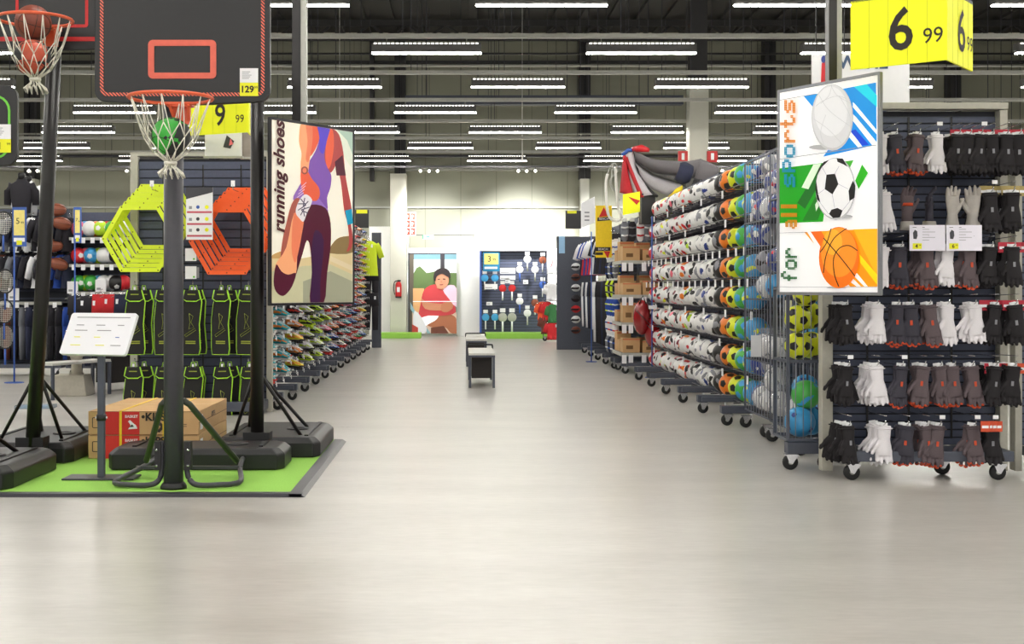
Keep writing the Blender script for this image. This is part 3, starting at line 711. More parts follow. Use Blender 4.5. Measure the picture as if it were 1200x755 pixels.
b = MB(); b.box(.08, 1.2, -.28, .05, .13, .2, SLATE); b.build('base_box', t2, bevel=.006); caster(t2, .1, -.2); caster(t2, 1.0, -.2)

def hand_mb(m, spread=1.0, cuff=.09, curl=0.0, thumb_side=1, arm=None):
    """fingers point to +z, palm in the x-z plane"""
    b = MB()
    b.tube([(0, 0, -cuff), (0, 0, -.01), (0, 0, .03), (0, 0, .07), (0, 0, .095)], [.037, .032, .038, .044, .04], m, 12, sq=.5, up=(0, 1, 0))
    if arm: b.tube([(0, 0, -arm), (0, 0, -arm*.6), (0, 0, -.01)], [.048, .042, .03], m, 12, sq=.72, up=(0, 1, 0))
    for i, (x, L, a) in enumerate(((-.031, .062, -9), (-.011, .076, -3), (.011, .08, 2), (.031, .07, 8))):
        x *= -thumb_side; a = math.radians(a*spread)*-thumb_side*-1
        a = math.atan2(x, .25)*spread
        p0 = Vector((x, 0, .075)); d = Vector((math.sin(a), 0, math.cos(a)))
        c = Vector((0, -1, 0))
        b.tube([p0, p0+d*.02, p0+d*(L*.5)+c*curl*.01, p0+d*(L*.85)+c*curl*.03, p0+d*L+c*curl*.045], [.0115, .0115, .0105, .0095, .006], m, 8)
    s_ = thumb_side
    b.tube([(s_*.02, 0, .0), (s_*.04, -.006, .03), (s_*.058, -.012, .06), (s_*.064, -.015, .085)], [.016, .0145, .0115, .008], m, 8)
    return b
def flip(mb):                                          # turn upside down so that the fingers hang
    mb.v = [(-x, y, -z) for x, y, z in mb.v]; return mb
GW = mat('white_knit', (226, 222, 226), .9, var=.12, scale=350, bump=.4); GB_ = mat('black_knit', (34, 31, 34), .9, var=.2, scale=350, bump=.4); GN = mat('navy_fabric', (58, 56, 66), .85, var=.15, scale=200, bump=.3); GT = mat('taupe_fabric', (92, 80, 84), .85, var=.15, scale=200, bump=.3)
GO = mat('orange_rubber_print', (206, 76, 40), .6); HANDG = mat('grey_mannequin', (176, 170, 164), .5)
def glove_proto(m, nm, trim):
    me = remeshed(flip(hand_mb(m, .8, .1, .3, 1)), 'glove_body', .0045, m, 3)
    t = thing('glove', nm, 'glove', (0, 0, -30))
    me2 = bpy.data.objects.new('glove_body', me); COL.objects.link(me2); me2.parent = t; me2.location = (0, 0, -.1)
    b = MB(); b.box(-.017, .017, -.003, .003, -.012, .018, WHITE); b.build('card_header', t)
    if trim:
        b = MB()
        b.box(-.008, .004, -.0225, -.0195, -.125, -.095, trim); b.build('logo_patch', t)
        if trim is GO:
            b = MB()
            for x, z in ((-.033, -.235), (-.012, -.25), (.012, -.253), (.032, -.24)): b.sphere((x, -.002, z), .0125, trim, 8)
            b.build('fingertip_coating', t)
    b = MB(); b.tube([(-.04*math.cos(2*PI*i/12)*1.02, .021*math.sin(2*PI*i/12), -.018) for i in range(12)], .004, m, 6, closed=True); b.build('cuff_hem', t)
    return t
P = {'white': glove_proto(GW, 'x', None), 'black': glove_proto(GB_, 'x', BGY), 'navy': glove_proto(GN, 'x', GO), 'taupe': glove_proto(GT, 'x', GO)}
used = set()
CN = {'white': 'white knitted glove', 'black': 'black knitted glove', 'navy': 'navy glove with orange fingertips', 'taupe': 'brown-grey glove with orange fingertips'}
RN = ['top', 'high middle', 'middle', 'low middle', 'lowest']
NB = {}
def hook_of_gloves(row, px, py, col, n, sc=1.05, zrot=0):
    """py = top of the front glove in the photo"""
    Df = 8.60
    h = thing('display_hook', 'chrome hook of the %s glove row carrying %s' % (RN[row], CN[col]+'s'), 'hook', at(px, py, Df)+Vector((0, 0, .04)), 0, 'display hooks on the glove racks')
    nmk = (row, col); NB[nmk] = NB.get(nmk, 0)+1
    pos = ['', ' on its second hook', ' on its third hook', ' on its fourth hook', ' on its fifth hook', ' on its sixth hook'][NB[nmk]-1]
    h['label'] = 'chrome hook of the %s glove row carrying %ss%s' % (RN[row], CN[col].split(' with')[0], pos)
    L = GD+.045-Df; b = MB(); b.tube([(0, -.03, .035), (0, -.02, .012), (0, 0, .005), (0, L, -.0)], .0035, CHROME, 6); b.tube([(0, -.05, .07), (0, L, .06)], .003, CHROME, 6); b.build('hook_wire', h)
    b = MB(); b.box(-.018, .018, -.055, -.05, .05, .075, WHITE); b.build('price_tag', h) if random.random() < .35 else None
    for k in range(n):
        if k == 0: lab = 'front %s in the %s glove row%s' % (CN[col].split(' with')[0], RN[row], pos)
        else: lab = '%s behind the front one, %s glove row%s' % (CN[col].split(' with')[0], RN[row], pos)
        g = 'gloves behind the front one, %s row, %s%s' % (RN[row], col, pos) if k else None
        src = P[col]
        loc = at(px, py, Df)+Vector((-.004*k+random.uniform(-.006, .006), .012+.034*k, .038))
        rot = (random.uniform(-.08, .08), random.uniform(-.12, .12)+(.12 if k else 0)*random.choice((-1, 1)), random.uniform(-.35, .35)+zrot); SC = (sc*random.uniform(1.15, 1.35), sc*1.1, sc*random.uniform(.97, 1.06))
        if col in used: o = dup(src, loc, rot, lab, None, SC)
        else: o = src; used.add(col); o.location = loc; o.rotation_euler = rot; o['label'] = lab; o.scale = SC
        if g: o['group'] = g
        elif 'group' in o: del o['group']
for row, py, cells in ((0, 168, ((1032, 'white', 1), (1050, 'navy', 3), (1077, 'taupe', 3), (1098, 'white', 2), (1124, 'black', 5), (1137, 'black', 6), (1150, 'black', 6), (1163, 'black', 6), (1180, 'black', 6), (1195, 'black', 5))),
                       (1, 236, ((1036, 'white', 2), (1162, 'black', 5), (1187, 'black', 5))),
                       (2, 300, ((1036, 'white', 2), (1056, 'navy', 3), (1085, 'taupe', 4), (1112, 'white', 3), (1138, 'taupe', 2), (1162, 'black', 5), (1188, 'black', 5))),
                       (3, 368, ((992, 'black', 6), (1028, 'white', 5), (1052, 'navy', 2), (1068, 'navy', 3), (1089, 'taupe', 3), (1111, 'white', 4), (1142, 'white', 4), (1167, 'black', 5), (1190, 'black', 5))),
                       (4, 440, ((994, 'black', 6), (1028, 'white', 6), (1057, 'navy', 2), (1083, 'taupe', 4), (1102, 'taupe', 2), (1118, 'taupe', 3), (1139, 'taupe', 3), (1167, 'black', 5), (1189, 'black', 5)))):
    RN[row] = ['top', 'second', 'third', 'fourth', 'fifth'][row]
    for c in cells: hook_of_gloves(row, c[0], py-4, c[1], c[2])
RN.append('bottom')
for px, col, n in ((995, 'black', 6), (1036, 'white', 6), (1063, 'navy', 3), (1086, 'taupe', 4), (1101, 'taupe', 4), (1142, 'taupe', 2), (1163, 'black', 3)): hook_of_gloves(5, px, 506, col, n)
# red and orange header strips above the packed black gloves
REDH = mat('red_header_card', (190, 40, 60), .6); k = 0
for px0, px1, py, D, m, nm in ((1116, 1160, 158, 8.75, REDH, 'top row beside the white gloves'), (1168, 1200, 158, 8.75, REDH, 'top row at the picture edge'), (1150, 1172, 224, 8.7, mat('gold_header', (170, 150, 90), .5), 'second row, gold'), (1176, 1200, 224, 8.7, mat('gold_header', (170, 150, 90), .5), 'second row at the edge, gold'),
                            (1172, 1200, 290, 8.7, REDH, 'third row'), (1150, 1173, 358, 8.7, REDH, 'fourth row'), (1177, 1200, 358, 8.7, REDH, 'fourth row at the edge'), (1156, 1178, 432, 8.7, REDH, 'fifth row'), (1181, 1200, 432, 8.7, GO, 'fifth row, orange'), (1152, 1172, 500, 8.55, GO, 'bottom row, orange')):
    n = max(3, int((px1-px0)/5))
    for i in range(n):
        p = at(px0+(px1-px0)*(i+.5)/n, py, D-.05+.02*i); b = MB(); b.box(-.03, .03, -.002, .002, -.035, .035, m); b.box(-.022, .022, -.003, -.002, -.012, .006, WHITE)
        lab = 'small printed header cards above packed black gloves, %s' % nm
        o = b.build('header_card', loc=p, rotz=.5*math.sin(i)); tag(o, lab, 'packaging card', 'header cards, %s' % nm)

# mannequin hands on their shelf and the two info cards
sh = thing('hand_shelf', 'dark bracket shelf carrying the four display hands', 'shelf', at(1095, 268, 8.7))
b = MB(); b.box(-.42, .42, -.03, .22, -.03, -.012, SLATE); b.build('shelf_board', sh); b = MB(); b.bar((-.40, .2, -.2), (-.40, .0, -.03), .015, SLATE); b.bar((.40, .2, -.2), (.40, .0, -.03), .015, SLATE); b.build('bracket', sh)
HM = remeshed(hand_mb(HANDG, 1.0, .02, .35, 1, .12), 'hand', .0045, HANDG, 3); HM2 = remeshed(hand_mb(HANDG, .9, .02, .6, -1, .12), 'hand', .0045, HANDG, 3)
for px, me, rz, nm in ((1116, HM, .25, 'bare grey display hand standing upright, nearer the dark gloved hands'), (1140, HM2, -.5, 'bare grey display hand standing upright beside the packed black gloves')):
    p = at(px, 264, 8.66); one('display_hand', me, nm, 'mannequin hand', p+Vector((0, 0, .085)), (0, 0, rz), None, 1.18)
for px, rz, th, nm in ((1063, .2, 1, 'display hand wearing a dark glove with orange band'), (1089, 1.2, -1, 'display hand seen edge-on wearing a plain dark glove')):
    p = at(px, 264, 8.66); s = thing('display_hand', nm, 'mannequin hand', p+Vector((0, 0, -.035)), rz)
    b = MB(); b.tube([(0, 0, .0), (0, 0, .06)], [.052, .042], HANDG, 14); b.build('wrist_stand', s)
    gm = GT if th > 0 else GN
    o = bpy.data.objects.new('glove_body', remeshed(hand_mb(gm, .7, .05, .9, th), 'glove_body', .0045, gm, 3)); COL.objects.link(o); o.parent = s; o.location = (0, 0, .12); o.scale = (1.15,)*3
    b = MB(); b.tube([(0, 0, .05), (0, 0, .17)], [.040, .036], gm, 14, sq=.7, up=(0, 1, 0)); b.build('glove_cuff', s)
    b = MB(); b.tube([(0, 0, .165), (0, 0, .185)], [.043, .043], GO if th > 0 else gm, 14, sq=.72, up=(0, 1, 0)); b.build('wrist_band', s)
for px, nm, pr in ((1066, 'white information card nearer the poster on the hand shelf', '4'), (1109, 'white information card nearer the packed black gloves', '6')):
    p = at(px, 294, 8.55); s = thing('information_card', nm, 'sign', p)
    b = MB(); b.box(0, .238, 0, .004, 0, .172, mat('lilac_white_card', (238, 234, 246), .5, var=.01)); b.build('card', s)
    b = MB(); b.box(.02, .08, -.002, 0, .012, .05, YELLOW); b.build('price_patch', s); text(pr, .035, INK, s, (.045, -.004, .03), bold=.02); text('99', .014, INK, s, (.068, -.004, .036))
    b = MB(); b.prism([(.025, .08), (.045, .078), (.052, .1), (.05, .13), (.035, .14), (.022, .12)], -.002, 0, GREYP)
    for k in range(5): b.box(.085, .13+.02*((k*2) % 4), -.0015, 0, .07+.018*k, .073+.018*k, GREYINK)
    b.box(.02, .045, -.0015, 0, .155, .158, INK); b.box(.085, .1, -.0015, 0, .155, .158, INK)
    b.build('printed_lines', s)

# ------------------------------------------------------------------ posters
def plane_of(P0, P1):
    dX, dD = P1[0]-P0[0], P1[1]-P0[1]; L = math.hypot(dX, dD)
    def f(px, py):
        s = (P0[0]*F-(px-VX)*P0[1])/((px-VX)*dD-F*dX); D = P0[1]+s*dD
        return (s*L, H-(py-VY)*D/F)
    return f, L, math.atan2(dD, dX)
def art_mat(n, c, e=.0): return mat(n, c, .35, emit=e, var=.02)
class Art:
    def __init__(s, f, parent, L, z0, z1): s.L = L; s.z0 = z0; s.z1 = z1; s.f = f; s.p = parent; s.k = 0; s.mb = None
    def poly(s, name, pts, m, sm=0, raw=False):
        q = [s.f(*p) for p in pts] if not raw else pts
        if sm: q = smooth_poly(q, sm)
        q = [(min(max(u, .021), s.L-.021), min(max(v, s.z0+.021), s.z1-.021)) for u, v in q]
        q = [p for i, p in enumerate(q) if abs(p[0]-q[i-1][0])+abs(p[1]-q[i-1][1]) > 1e-6]
        s.k += 1; y = -.0262-.00022*s.k; s.mb = MB(); s.mb.prism(q, y, y+.0002, m)
        return s.mb.build(name, s.p)
def lightbox(label, P0, P1, z0, z1, frame, face):
    f, L, th = plane_of(P0, P1); t = thing('hanging_poster', label, 'poster', (P0[0], P0[1], 0), th)
    b = MB(); ring_frame(b, 0, L, z0, z1, .018, .008, -.030, -.004, frame); b.box(.01, L-.01, -.02, -.004, z0+.01, z1-.01, frame); b.build('frame', t)
    b = MB(); b.box(.02, L-.02, -.026, -.021, z0+.02, z1-.02, face); b.build('face_panel', t)
    return t, f, L
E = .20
# sports poster
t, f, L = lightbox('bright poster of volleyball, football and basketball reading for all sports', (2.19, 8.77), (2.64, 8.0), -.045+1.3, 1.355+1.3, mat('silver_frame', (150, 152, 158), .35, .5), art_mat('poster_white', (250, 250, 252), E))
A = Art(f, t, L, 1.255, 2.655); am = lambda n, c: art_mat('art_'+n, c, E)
A.poly('blue_field', [(945, 113), (962, 110), (1030, 97), (1031, 170), (968, 184), (985, 160)], am('sky', (8, 150, 236)))
A.poly('cyan_stripe', [(1004, 102), (1019, 99), (1031, 112), (1031, 126)], am('cyan', (10, 214, 244)))
A.poly('cyan_wedge', [(960, 111), (966, 110), (960, 118)], am('teal', (30, 150, 130)))
for pts in ([(1003, 120), (1007, 124), (1031, 153), (1031, 158), (1003, 126)], [(1003, 134), (1007, 138), (1031, 167), (1031, 171), (1026, 171), (1003, 142)], [(998, 150), (1014, 172), (1009, 173), (994, 156)]): A.poly('white_stripe', pts, am('w', (250, 250, 252)))
A.poly('deep_blue_stripe', [(1006, 152), (1022, 170), (1014, 171), (1000, 154)], am('deep', (10, 70, 220)))
A.poly('green_field', [(914, 198), (978, 190), (968, 260), (914, 262)], am('green', (14, 160, 20)))
A.poly('green_field', [(990, 190), (1004, 188), (998, 200), (990, 204)], am('green2', (60, 170, 40)))
A.poly('dark_green_stripe', [(958, 205), (970, 192), (975, 195), (947, 245), (938, 238)], am('dkgreen', (10, 104, 26)))
A.poly('dark_green_stripe', [(968, 215), (975, 222), (962, 258), (944, 259)], am('dkgreen2', (20, 120, 24)))
A.poly('white_stripe', [(957, 193), (966, 192), (951, 222), (943, 220)], am('mint', (224, 244, 216)))
A.poly('white_stripe', [(959, 240), (966, 228), (968, 232), (960, 248)], am('mint', (224, 244, 216)))
A.poly('green_diamond', [(1014, 193), (1021, 203), (1010, 222), (1006, 212)], am('green3', (40, 176, 20)))
A.poly('orange_field', [(946, 272), (1034, 268), (1036, 336), (1000, 336)], am('orange', (255, 160, 16)))
A.poly('amber_field', [(1004, 269), (1034, 268), (1036, 325)], am('amber', (255, 186, 30)))
A.poly('red_orange_stripe', [(953, 272), (966, 271), (975, 285), (966, 295)], am('redorange', (250, 110, 20)))
A.poly('yellow_stripe', [(1011, 298), (1036, 322), (1036, 334), (1012, 308)], am('sun', (255, 222, 20)))
for pts in ([(1008, 320), (1021, 336), (1017, 336), (1005, 324)], [(1003, 326), (1013, 336), (1008, 336), (1000, 330)], [(950, 272), (954, 272), (966, 290), (964, 296)]): A.poly('white_stripe', pts, am('w', (250, 250, 252)))
A.poly('thin_line', [(915, 118), (960, 110), (960, 110.7), (915, 118.7)], am('line', (150, 150, 150))); A.poly('thin_line', [(914, 187), (1031, 170), (1031, 170.8), (914, 187.8)], am('line', (150, 150, 150)))
A.poly('thin_line', [(916, 273), (950, 272), (950, 272.6), (916, 273.6)], am('line', (150, 150, 150))); A.poly('thin_line', [(917, 336.4), (1036, 336.2), (1036, 336.8), (917, 337)], am('line', (150, 150, 150)))
def ell(cx, cy, rx, ry, n=28, a0=0, a1=2*PI): return [(cx+rx*math.cos(a0+(a1-a0)*i/n), cy+ry*math.sin(a0+(a1-a0)*i/n)) for i in range(n if a1-a0 > 6.2 else n+1)]
def stroke(pts, w):
    out = []; o2 = []
    for i, p in enumerate(pts):
        a = Vector(pts[max(i-1, 0)]); c = Vector(pts[min(i+1, len(pts)-1)]); d = (c-a).normalized(); n = Vector((-d.y, d.x))*w/2
        out.append((p[0]+n.x, p[1]+n.y)); o2.append((p[0]-n.x, p[1]-n.y))
    return out+o2[::-1]
A.poly('cast_shade_print', ell(968, 173, 16, 3), am('greyprint', (170, 170, 172)))
A.poly('volleyball_print', ell(979.5, 138, 24.5, 39), am('vball0', (196, 196, 198)))
A.poly('volleyball_print', ell(979.5, 137, 23.4, 37), am('vball1', (214, 214, 217)))
A.poly('volleyball_print', ell(978, 131, 19.5, 29), am('vball2', (228, 228, 231)))
for pts in ([(960, 125), (970, 118), (985, 113), (996, 116)], [(958, 140), (975, 152), (990, 168)], [(964, 112), (976, 130), (1000, 148)], [(978, 100), (985, 112), (1002, 122)], [(972, 135), (966, 155), (970, 170)], [(979, 100), (976, 112), (966, 122)], [(988, 113), (1000, 135), (1001, 150)]):
    A.poly('volleyball_seam', stroke(smooth_open(pts), .45), am('seam', (196, 196, 200)))
A.poly('cast_shade_print', ell(990, 254, 14, 2.5), am('greyprint', (170, 170, 172)))
A.poly('football_print', ell(983.5, 221.5, 23.5, 36.5), am('fb0', (186, 186, 188)))
A.poly('football_print', ell(983, 221, 22.5, 35), am('fb1', (238, 238, 240)))
fk = am('ink', (14, 14, 16))
for pts in ([(973, 205), (983, 204), (987, 216), (980, 228), (971, 222)], [(985, 186), (992, 186), (998, 196), (993, 193), (986, 190)], [(1004, 212), (1007, 218), (1006, 232), (1000, 236), (999, 224)], [(979, 246), (986, 244), (992, 247), (989, 255), (981, 256), (976, 251)], [(961, 212), (963, 226), (966, 238), (962, 234), (960, 222)], [(970, 190), (976, 188), (968, 196), (962, 206), (964, 198)]): A.poly('football_patch', pts, fk)
for pts in ([(983, 204), (988, 195)], [(973, 205), (968, 196)], [(987, 216), (999, 222)], [(980, 228), (983, 244)], [(971, 222), (963, 228)], [(992, 247), (1001, 236)], [(976, 251), (966, 238)]): A.poly('football_seam', stroke(pts, .8), am('seam', (196, 196, 200)))
A.poly('cast_shade_print', ell(985, 337, 12, 1.5), am('greyprint', (170, 170, 172)))
A.poly('basketball_print', ell(988, 302, 23.5, 36), am('bk0', (240, 116, 20))); A.poly('basketball_print', ell(988, 296, 21, 29), am('bk1', (250, 148, 40))); A.poly('basketball_print', ell(981, 284, 11, 15), am('bk2', (254, 176, 50)))
for pts in ([(979, 268), (974, 284), (966, 296)], [(997, 268), (982, 280), (973, 300), (970, 320)], [(970, 279), (985, 296), (998, 312), (1007, 324)], [(1010, 294), (1000, 288), (989, 291), (982, 303), (983, 322), (988, 336)]): A.poly('basketball_line', stroke(smooth_open(pts), 1.1), fk)
FONT = {'f': ['00110', '01001', '01000', '11100', '01000', '01000', '01000'], 'o': ['00000', '00000', '01110', '10001', '10001', '10001', '01110'], 'r': ['00000', '00000', '10110', '11001', '10000', '10000', '10000'],
        'a': ['00000', '00000', '01110', '00001', '01111', '10001', '01111'], 'l': ['0110', '0110', '0110', '0110', '0110', '0110', '0110'], 's': ['00000', '00000', '01111', '10000', '01110', '00001', '11110'],
        'p': ['00000', '11110', '10001', '10001', '11110', '10000', '10000'], 't': ['01000', '01000', '11100', '01000', '01000', '01001', '00110']}
def dots(word, y0, y1, xa, xb, cols):
    # text reads upwards: along = from y0 (bottom) to y1 (top); glyph rows run from xa (tops) to xb (feet)
    tot = sum(len(FONT[c][0])+1 for c in word)-1; pos = 0
    for c, m in zip(word, cols):
        g = FONT[c]; b = MB(); w = len(g[0])
        for r_ in range(7):
            for q in range(w):
                if g[r_][q] == '1':
                    ya = y0+(y1-y0)*(pos+q+.06)/tot; yb = y0+(y1-y0)*(pos+q+.94)/tot
                    x1 = xa+(xb-xa)*(r_+.06)/7; x2 = xa+(xb-xa)*(r_+.94)/7
                    for aa in (0, 1):
                        for bb in (0, 1):
                            xl = x1+(x2-x1)*(aa*.8-.4); xr = xl+(x2-x1)*.74; yl = ya+(yb-ya)*(bb*.72-.3); yr = yl+(yb-ya)*.66
                            b.prism([f(xl, yl), f(xr, yl), f(xr, yr), f(xl, yr)], -.041, -.0405, m)
        b.build('dot_letter', t); pos += w+1
dots('for', 329, 291, 921, 939, [am('fg', (10, 96, 36))]*3)
dots('all', 268, 238, 921, 939, [am('gold', (206, 136, 10))]*3)
dots('sports', 219, 118, 920, 937, [am('aqua', (0, 140, 176))]*3+[am('ochre', (214, 130, 20))]*3)

# running poster
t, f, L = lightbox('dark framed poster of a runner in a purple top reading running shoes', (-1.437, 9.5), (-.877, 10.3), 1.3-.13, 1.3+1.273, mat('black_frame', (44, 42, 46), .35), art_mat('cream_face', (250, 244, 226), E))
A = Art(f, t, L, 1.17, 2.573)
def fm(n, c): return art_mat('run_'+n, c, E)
A.poly('teal_haze', [(378, 148), (411, 154), (411, 200)], fm('haze1', (226, 232, 214)))
A.poly('teal_haze', [(392, 151), (411, 155), (411, 182), (404, 165)], fm('haze2', (180, 204, 186)))
A.poly('far_bank', [(315, 302), (345, 304), (410, 292), (410, 358), (315, 358)], fm('bank', (216, 196, 148)))
A.poly('bush', [(316, 299), (330, 294), (345, 297), (345, 302), (316, 303)], fm('bush0', (200, 160, 100)), 3)
A.poly('bush', [(384, 290), (392, 280), (403, 277), (411, 279), (411, 296), (384, 297)], fm('bush', (140, 116, 76)), 3)
A.poly('road', [(316, 318), (352, 312), (384, 310), (410, 322), (410, 357), (315, 358)], fm('road', (196, 192, 156)))
A.poly('road', [(352, 330), (384, 318), (410, 330), (410, 357), (352, 358)], fm('road2', (160, 160, 136)))
A.poly('road_edge', [(384, 300), (411, 312), (411, 318), (384, 306)], fm('edge', (222, 204, 170)))
SK = fm('skin', (232, 128, 92)); SK2 = fm('skin_dark', (178, 72, 70)); SKL = fm('skin_light', (246, 170, 122)); SKR = fm('skin_red', (232, 98, 66))
A.poly('left_back_print', [(352, 143), (370, 146), (372, 160), (366, 176), (358, 186), (352, 184), (350, 160)], SKR, 2)
A.poly('right_arm_print', [(384, 150), (394, 158), (399, 178), (402, 208), (409, 246), (408, 262), (410, 276), (409, 290), (403, 295), (406, 284), (404, 262), (400, 246), (396, 212), (390, 190), (384, 178), (383, 160)], SK2, 4)
A.poly('right_back_print', [(382, 149), (391, 154), (396, 168), (393, 186), (387, 200), (382, 202), (377, 188), (378, 168)], SK2, 3)
A.poly('right_back_print', [(382, 150), (387, 154), (388, 172), (385, 192), (381, 198), (378, 186), (379, 166)], SKR, 3)
A.poly('purple_top_print', [(369, 146), (383, 149), (381, 160), (378, 172), (377, 186), (381, 198), (385, 206), (384, 220), (380, 232), (380, 247), (366, 240), (354, 228), (354, 216), (358, 205), (358, 192), (366, 178), (371, 162)], fm('purple', (128, 84, 172)), 3)
A.poly('violet_panel_print', [(369, 146), (383, 149), (380, 164), (376, 180), (371, 176), (371, 160)], fm('violet', (92, 70, 200)), 3)
A.poly('left_arm_print', [(350, 143), (361, 145), (363, 160), (361, 178), (359, 192), (357, 203), (350, 203), (349, 192), (350, 180), (347, 165)], SKL, 4)
A.poly('left_arm_print', [(355, 144), (362, 146), (363, 162), (361, 178), (358, 190), (355, 186), (357, 166)], SK, 4)
A.poly('armband_print', [(389, 190), (398, 182), (402, 206), (391, 206)], fm('armband', (84, 26, 46)))
A.poly('wristband_print', [(401, 247), (409, 245), (411, 262), (404, 264)], fm('band', (24, 150, 186)))
A.poly('purple_hem_print', [(345, 222), (352, 212), (358, 218), (376, 240), (381, 248), (370, 250), (352, 242), (340, 234)], fm('hem', (150, 112, 190)), 3)
A.poly('leggings_print', [(362, 240), (378, 244), (384, 262), (384, 290), (380, 320), (376, 357), (360, 357), (362, 320), (360, 290), (356, 282), (351, 298), (346, 314), (343, 322), (338, 316), (345, 290), (347, 262), (354, 248)], fm('leggings', (84, 24, 46)), 3)
A.poly('legging_shade_print', [(366, 270), (376, 282), (372, 330), (371, 357), (361, 357), (362, 320), (362, 290)], fm('leg_blue', (62, 28, 66)), 3)
A.poly('folded_knee_print', [(338, 240), (345, 232), (353, 240), (346, 262), (338, 285), (326, 305), (327, 285), (332, 262)], fm('thigh', (170, 90, 76)), 3)
A.poly('calf_print', [(341, 250), (352, 256), (350, 275), (345, 298), (343, 322), (334, 326), (321, 318), (320, 309), (332, 290)], SKL, 3)
A.poly('calf_print', [(341, 250), (352, 256), (350, 275), (346, 296), (342, 308), (338, 290)], SK, 3)
A.poly('knee_print', [(320, 310), (326, 318), (334, 322), (343, 320), (341, 330), (336, 340), (328, 347), (320, 342), (317, 330)], fm('leggings', (84, 24, 46)), 3)
A.poly('hand_print', [(349, 200), (356, 200), (362, 210), (370, 220), (371, 230), (366, 236), (356, 232), (350, 222)], SKR, 3)
A.poly('shoe_print', [(344, 242), (349, 232), (355, 228), (362, 234), (360, 242), (356, 250), (352, 260), (347, 256), (343, 250)], fm('shoe', (232, 226, 228)), 3)
for i in range(9):
    a = i*.7; A.poly('shoe_lace_print', stroke([(352+7*math.cos(a), 243+11*math.sin(a)), (352-3*math.cos(a), 243+4*math.sin(a+1))], 1.1), fm('lace', (80, 70, 96)))
A.poly('watch_print', ell(353, 200, 4.2, 4.6), fm('watch', (150, 80, 70))); A.poly('watch_print', ell(353, 200, 2.4, 3), SK)
for i in range(4): A.poly('hem_stripe_print', stroke([(344+i*1.5, 232-i*4), (352+i, 226-i*4)], .9), fm('hemstripe', (226, 190, 214)))
u0, v0 = f(323, 208); text('running shoes', .165, fm('brown_text', (70, 22, 30)), t, (u0, -.041, v0), vertical=True, bold=.03, shear=.25, xs=.90)

# ceiling poles that carry the posters and signs
def pole(label, X, D, z0, z1=8.4, w=.1, arm=None):
    t = thing('hanging_pole', label, 'pole', (X, D, z0)); b = MB(); b.box(-w/2, w*.1, -w/2, w/2, 0, z1-z0, BLACKM); b.box(w*.1, w/2, -w*.4, w*.4, 0, z1-z0, LGREY) ; b.build('profile', t)
    b = MB(); b.box(-w*.5, w*.5, -w*.65, -w*.5, 0, .25, GREYP)
    if arm: b.bar((0, 0, .1), arm, .03, GREYP)
    b.build('clamp', t); return t
pole('dark ceiling pole with pale side above the running poster', (347.5-540)*10.0/1500+.02, 10.05, 2.1, 8.4, .11, (.05, -.1, .1))
pole('dark ceiling pole with pale side behind the sports poster', wx(977, 8.6), 8.6, 2.2, 8.4, .09, (-.06, -.12, .1))

# yellow price boxes
def price_box(label, P0, Pc, P1, z0, h, s0, s1, dig=.34, zb=.07):
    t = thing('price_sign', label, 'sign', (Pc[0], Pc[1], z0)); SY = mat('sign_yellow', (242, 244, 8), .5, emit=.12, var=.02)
    v = [Vector((P0[0]-Pc[0], P0[1]-Pc[1], 0)), Vector((0, 0, 0)), Vector((P1[0]-Pc[0], P1[1]-Pc[1], 0))]
    for (a, c, s_) in ((v[0], v[1], s0), (v[1], v[2], s1)):
        d = c-a; L = d.length; th = math.atan2(d.y, d.x); T = Matrix.Translation(a) @ Matrix.Rotation(th, 4, 'Z')
        b = MB(); b.box(0, L, 0, .012, 0, h, SY, T)
        p = b.build('sign_panel', t); b = MB()
        for k in range(1, 5): b.box(L*k/5-.001, L*k/5+.001, -.001, 0, 0, h, mat('sign_yellow_edge', (196, 198, 10), .5), T)
        b.box(0, L, .0, .03, h-.01, h+.01, GREYP, T); b.build('seams', p)
        if not s_: continue
        n = Vector((math.sin(th), -math.cos(th), 0))
        text(s_, dig, INK, p, tuple(a+d*.53+n*.003+Vector((0, 0, zb+dig*.36))), bold=.012, rotz=th, xs=.9*(1 if s_ == s0 else 1))
        text('99', dig*.36, INK, p, tuple(a+d*.86+n*.003+Vector((0, 0, zb+dig*.22))), rotz=th, xs=.95)
    for q in (v[0], v[1], v[2]):
        b = MB(); b.bar((q.x*.9, q.y*.9+.03, h), (q.x*.9, q.y*.9+.03, 8.4-z0), .008, BLACK); b.build('suspension_wire', t)
    return t
price_box('large yellow price sign with two faces hanging over the glove rack', (2.39, 7.85), (2.85, 7.5), (3.16, 7.9), 2.64, .42, '6', '6', .36)
price_box('yellow price sign partly hidden behind the striped backboard', (wx(222, 11.45), 11.45), (wx(291, 11.2), 11.2), (wx(297, 11.6), 11.6), 1.3+183*11.2/1500, .34, '9', None, .27, .06)
# banners above the glove rack
def banner(label, x0, x1, y0, y1, D, thick=.03, m=WHITE, price=None):
    p = at(x0, y1, D); t = thing('hanging_banner', label, 'banner', p); w = (x1-x0)*D/F; h = (y1-y0)*D/F
    b = MB(); b.box(0, w, 0, thick, 0, h, m); b.build('banner_panel', t, bevel=.003); b = MB(); b.box(-.012, w+.012, -.01, thick+.01, -.02, 0, LGREY); b.build('bottom_rail', t)
    b = MB(); b.bar((.03, .01, h), (.03, .01, 8.4-p.z), .006, BLACK); b.build('suspension_wire', t); b = MB(); b.bar((w-.03, .01, h), (w-.03, .01, 8.4-p.z), .006, BLACK); b.build('suspension_wire', t)
    return t, w, h
t, w, h = banner('white banner behind the yellow price box over the glove rack', 985, 1066, 62, 121, 9.3)
text('WEHL', .13, mat('navy_print', (60, 84, 120), .5), t, (w*.32, -.004, h*.80), bold=.03)
t, w, h = banner('small white banner with a red figure left of the dark ceiling pole', 952, 974, 63, 100, 9.6)
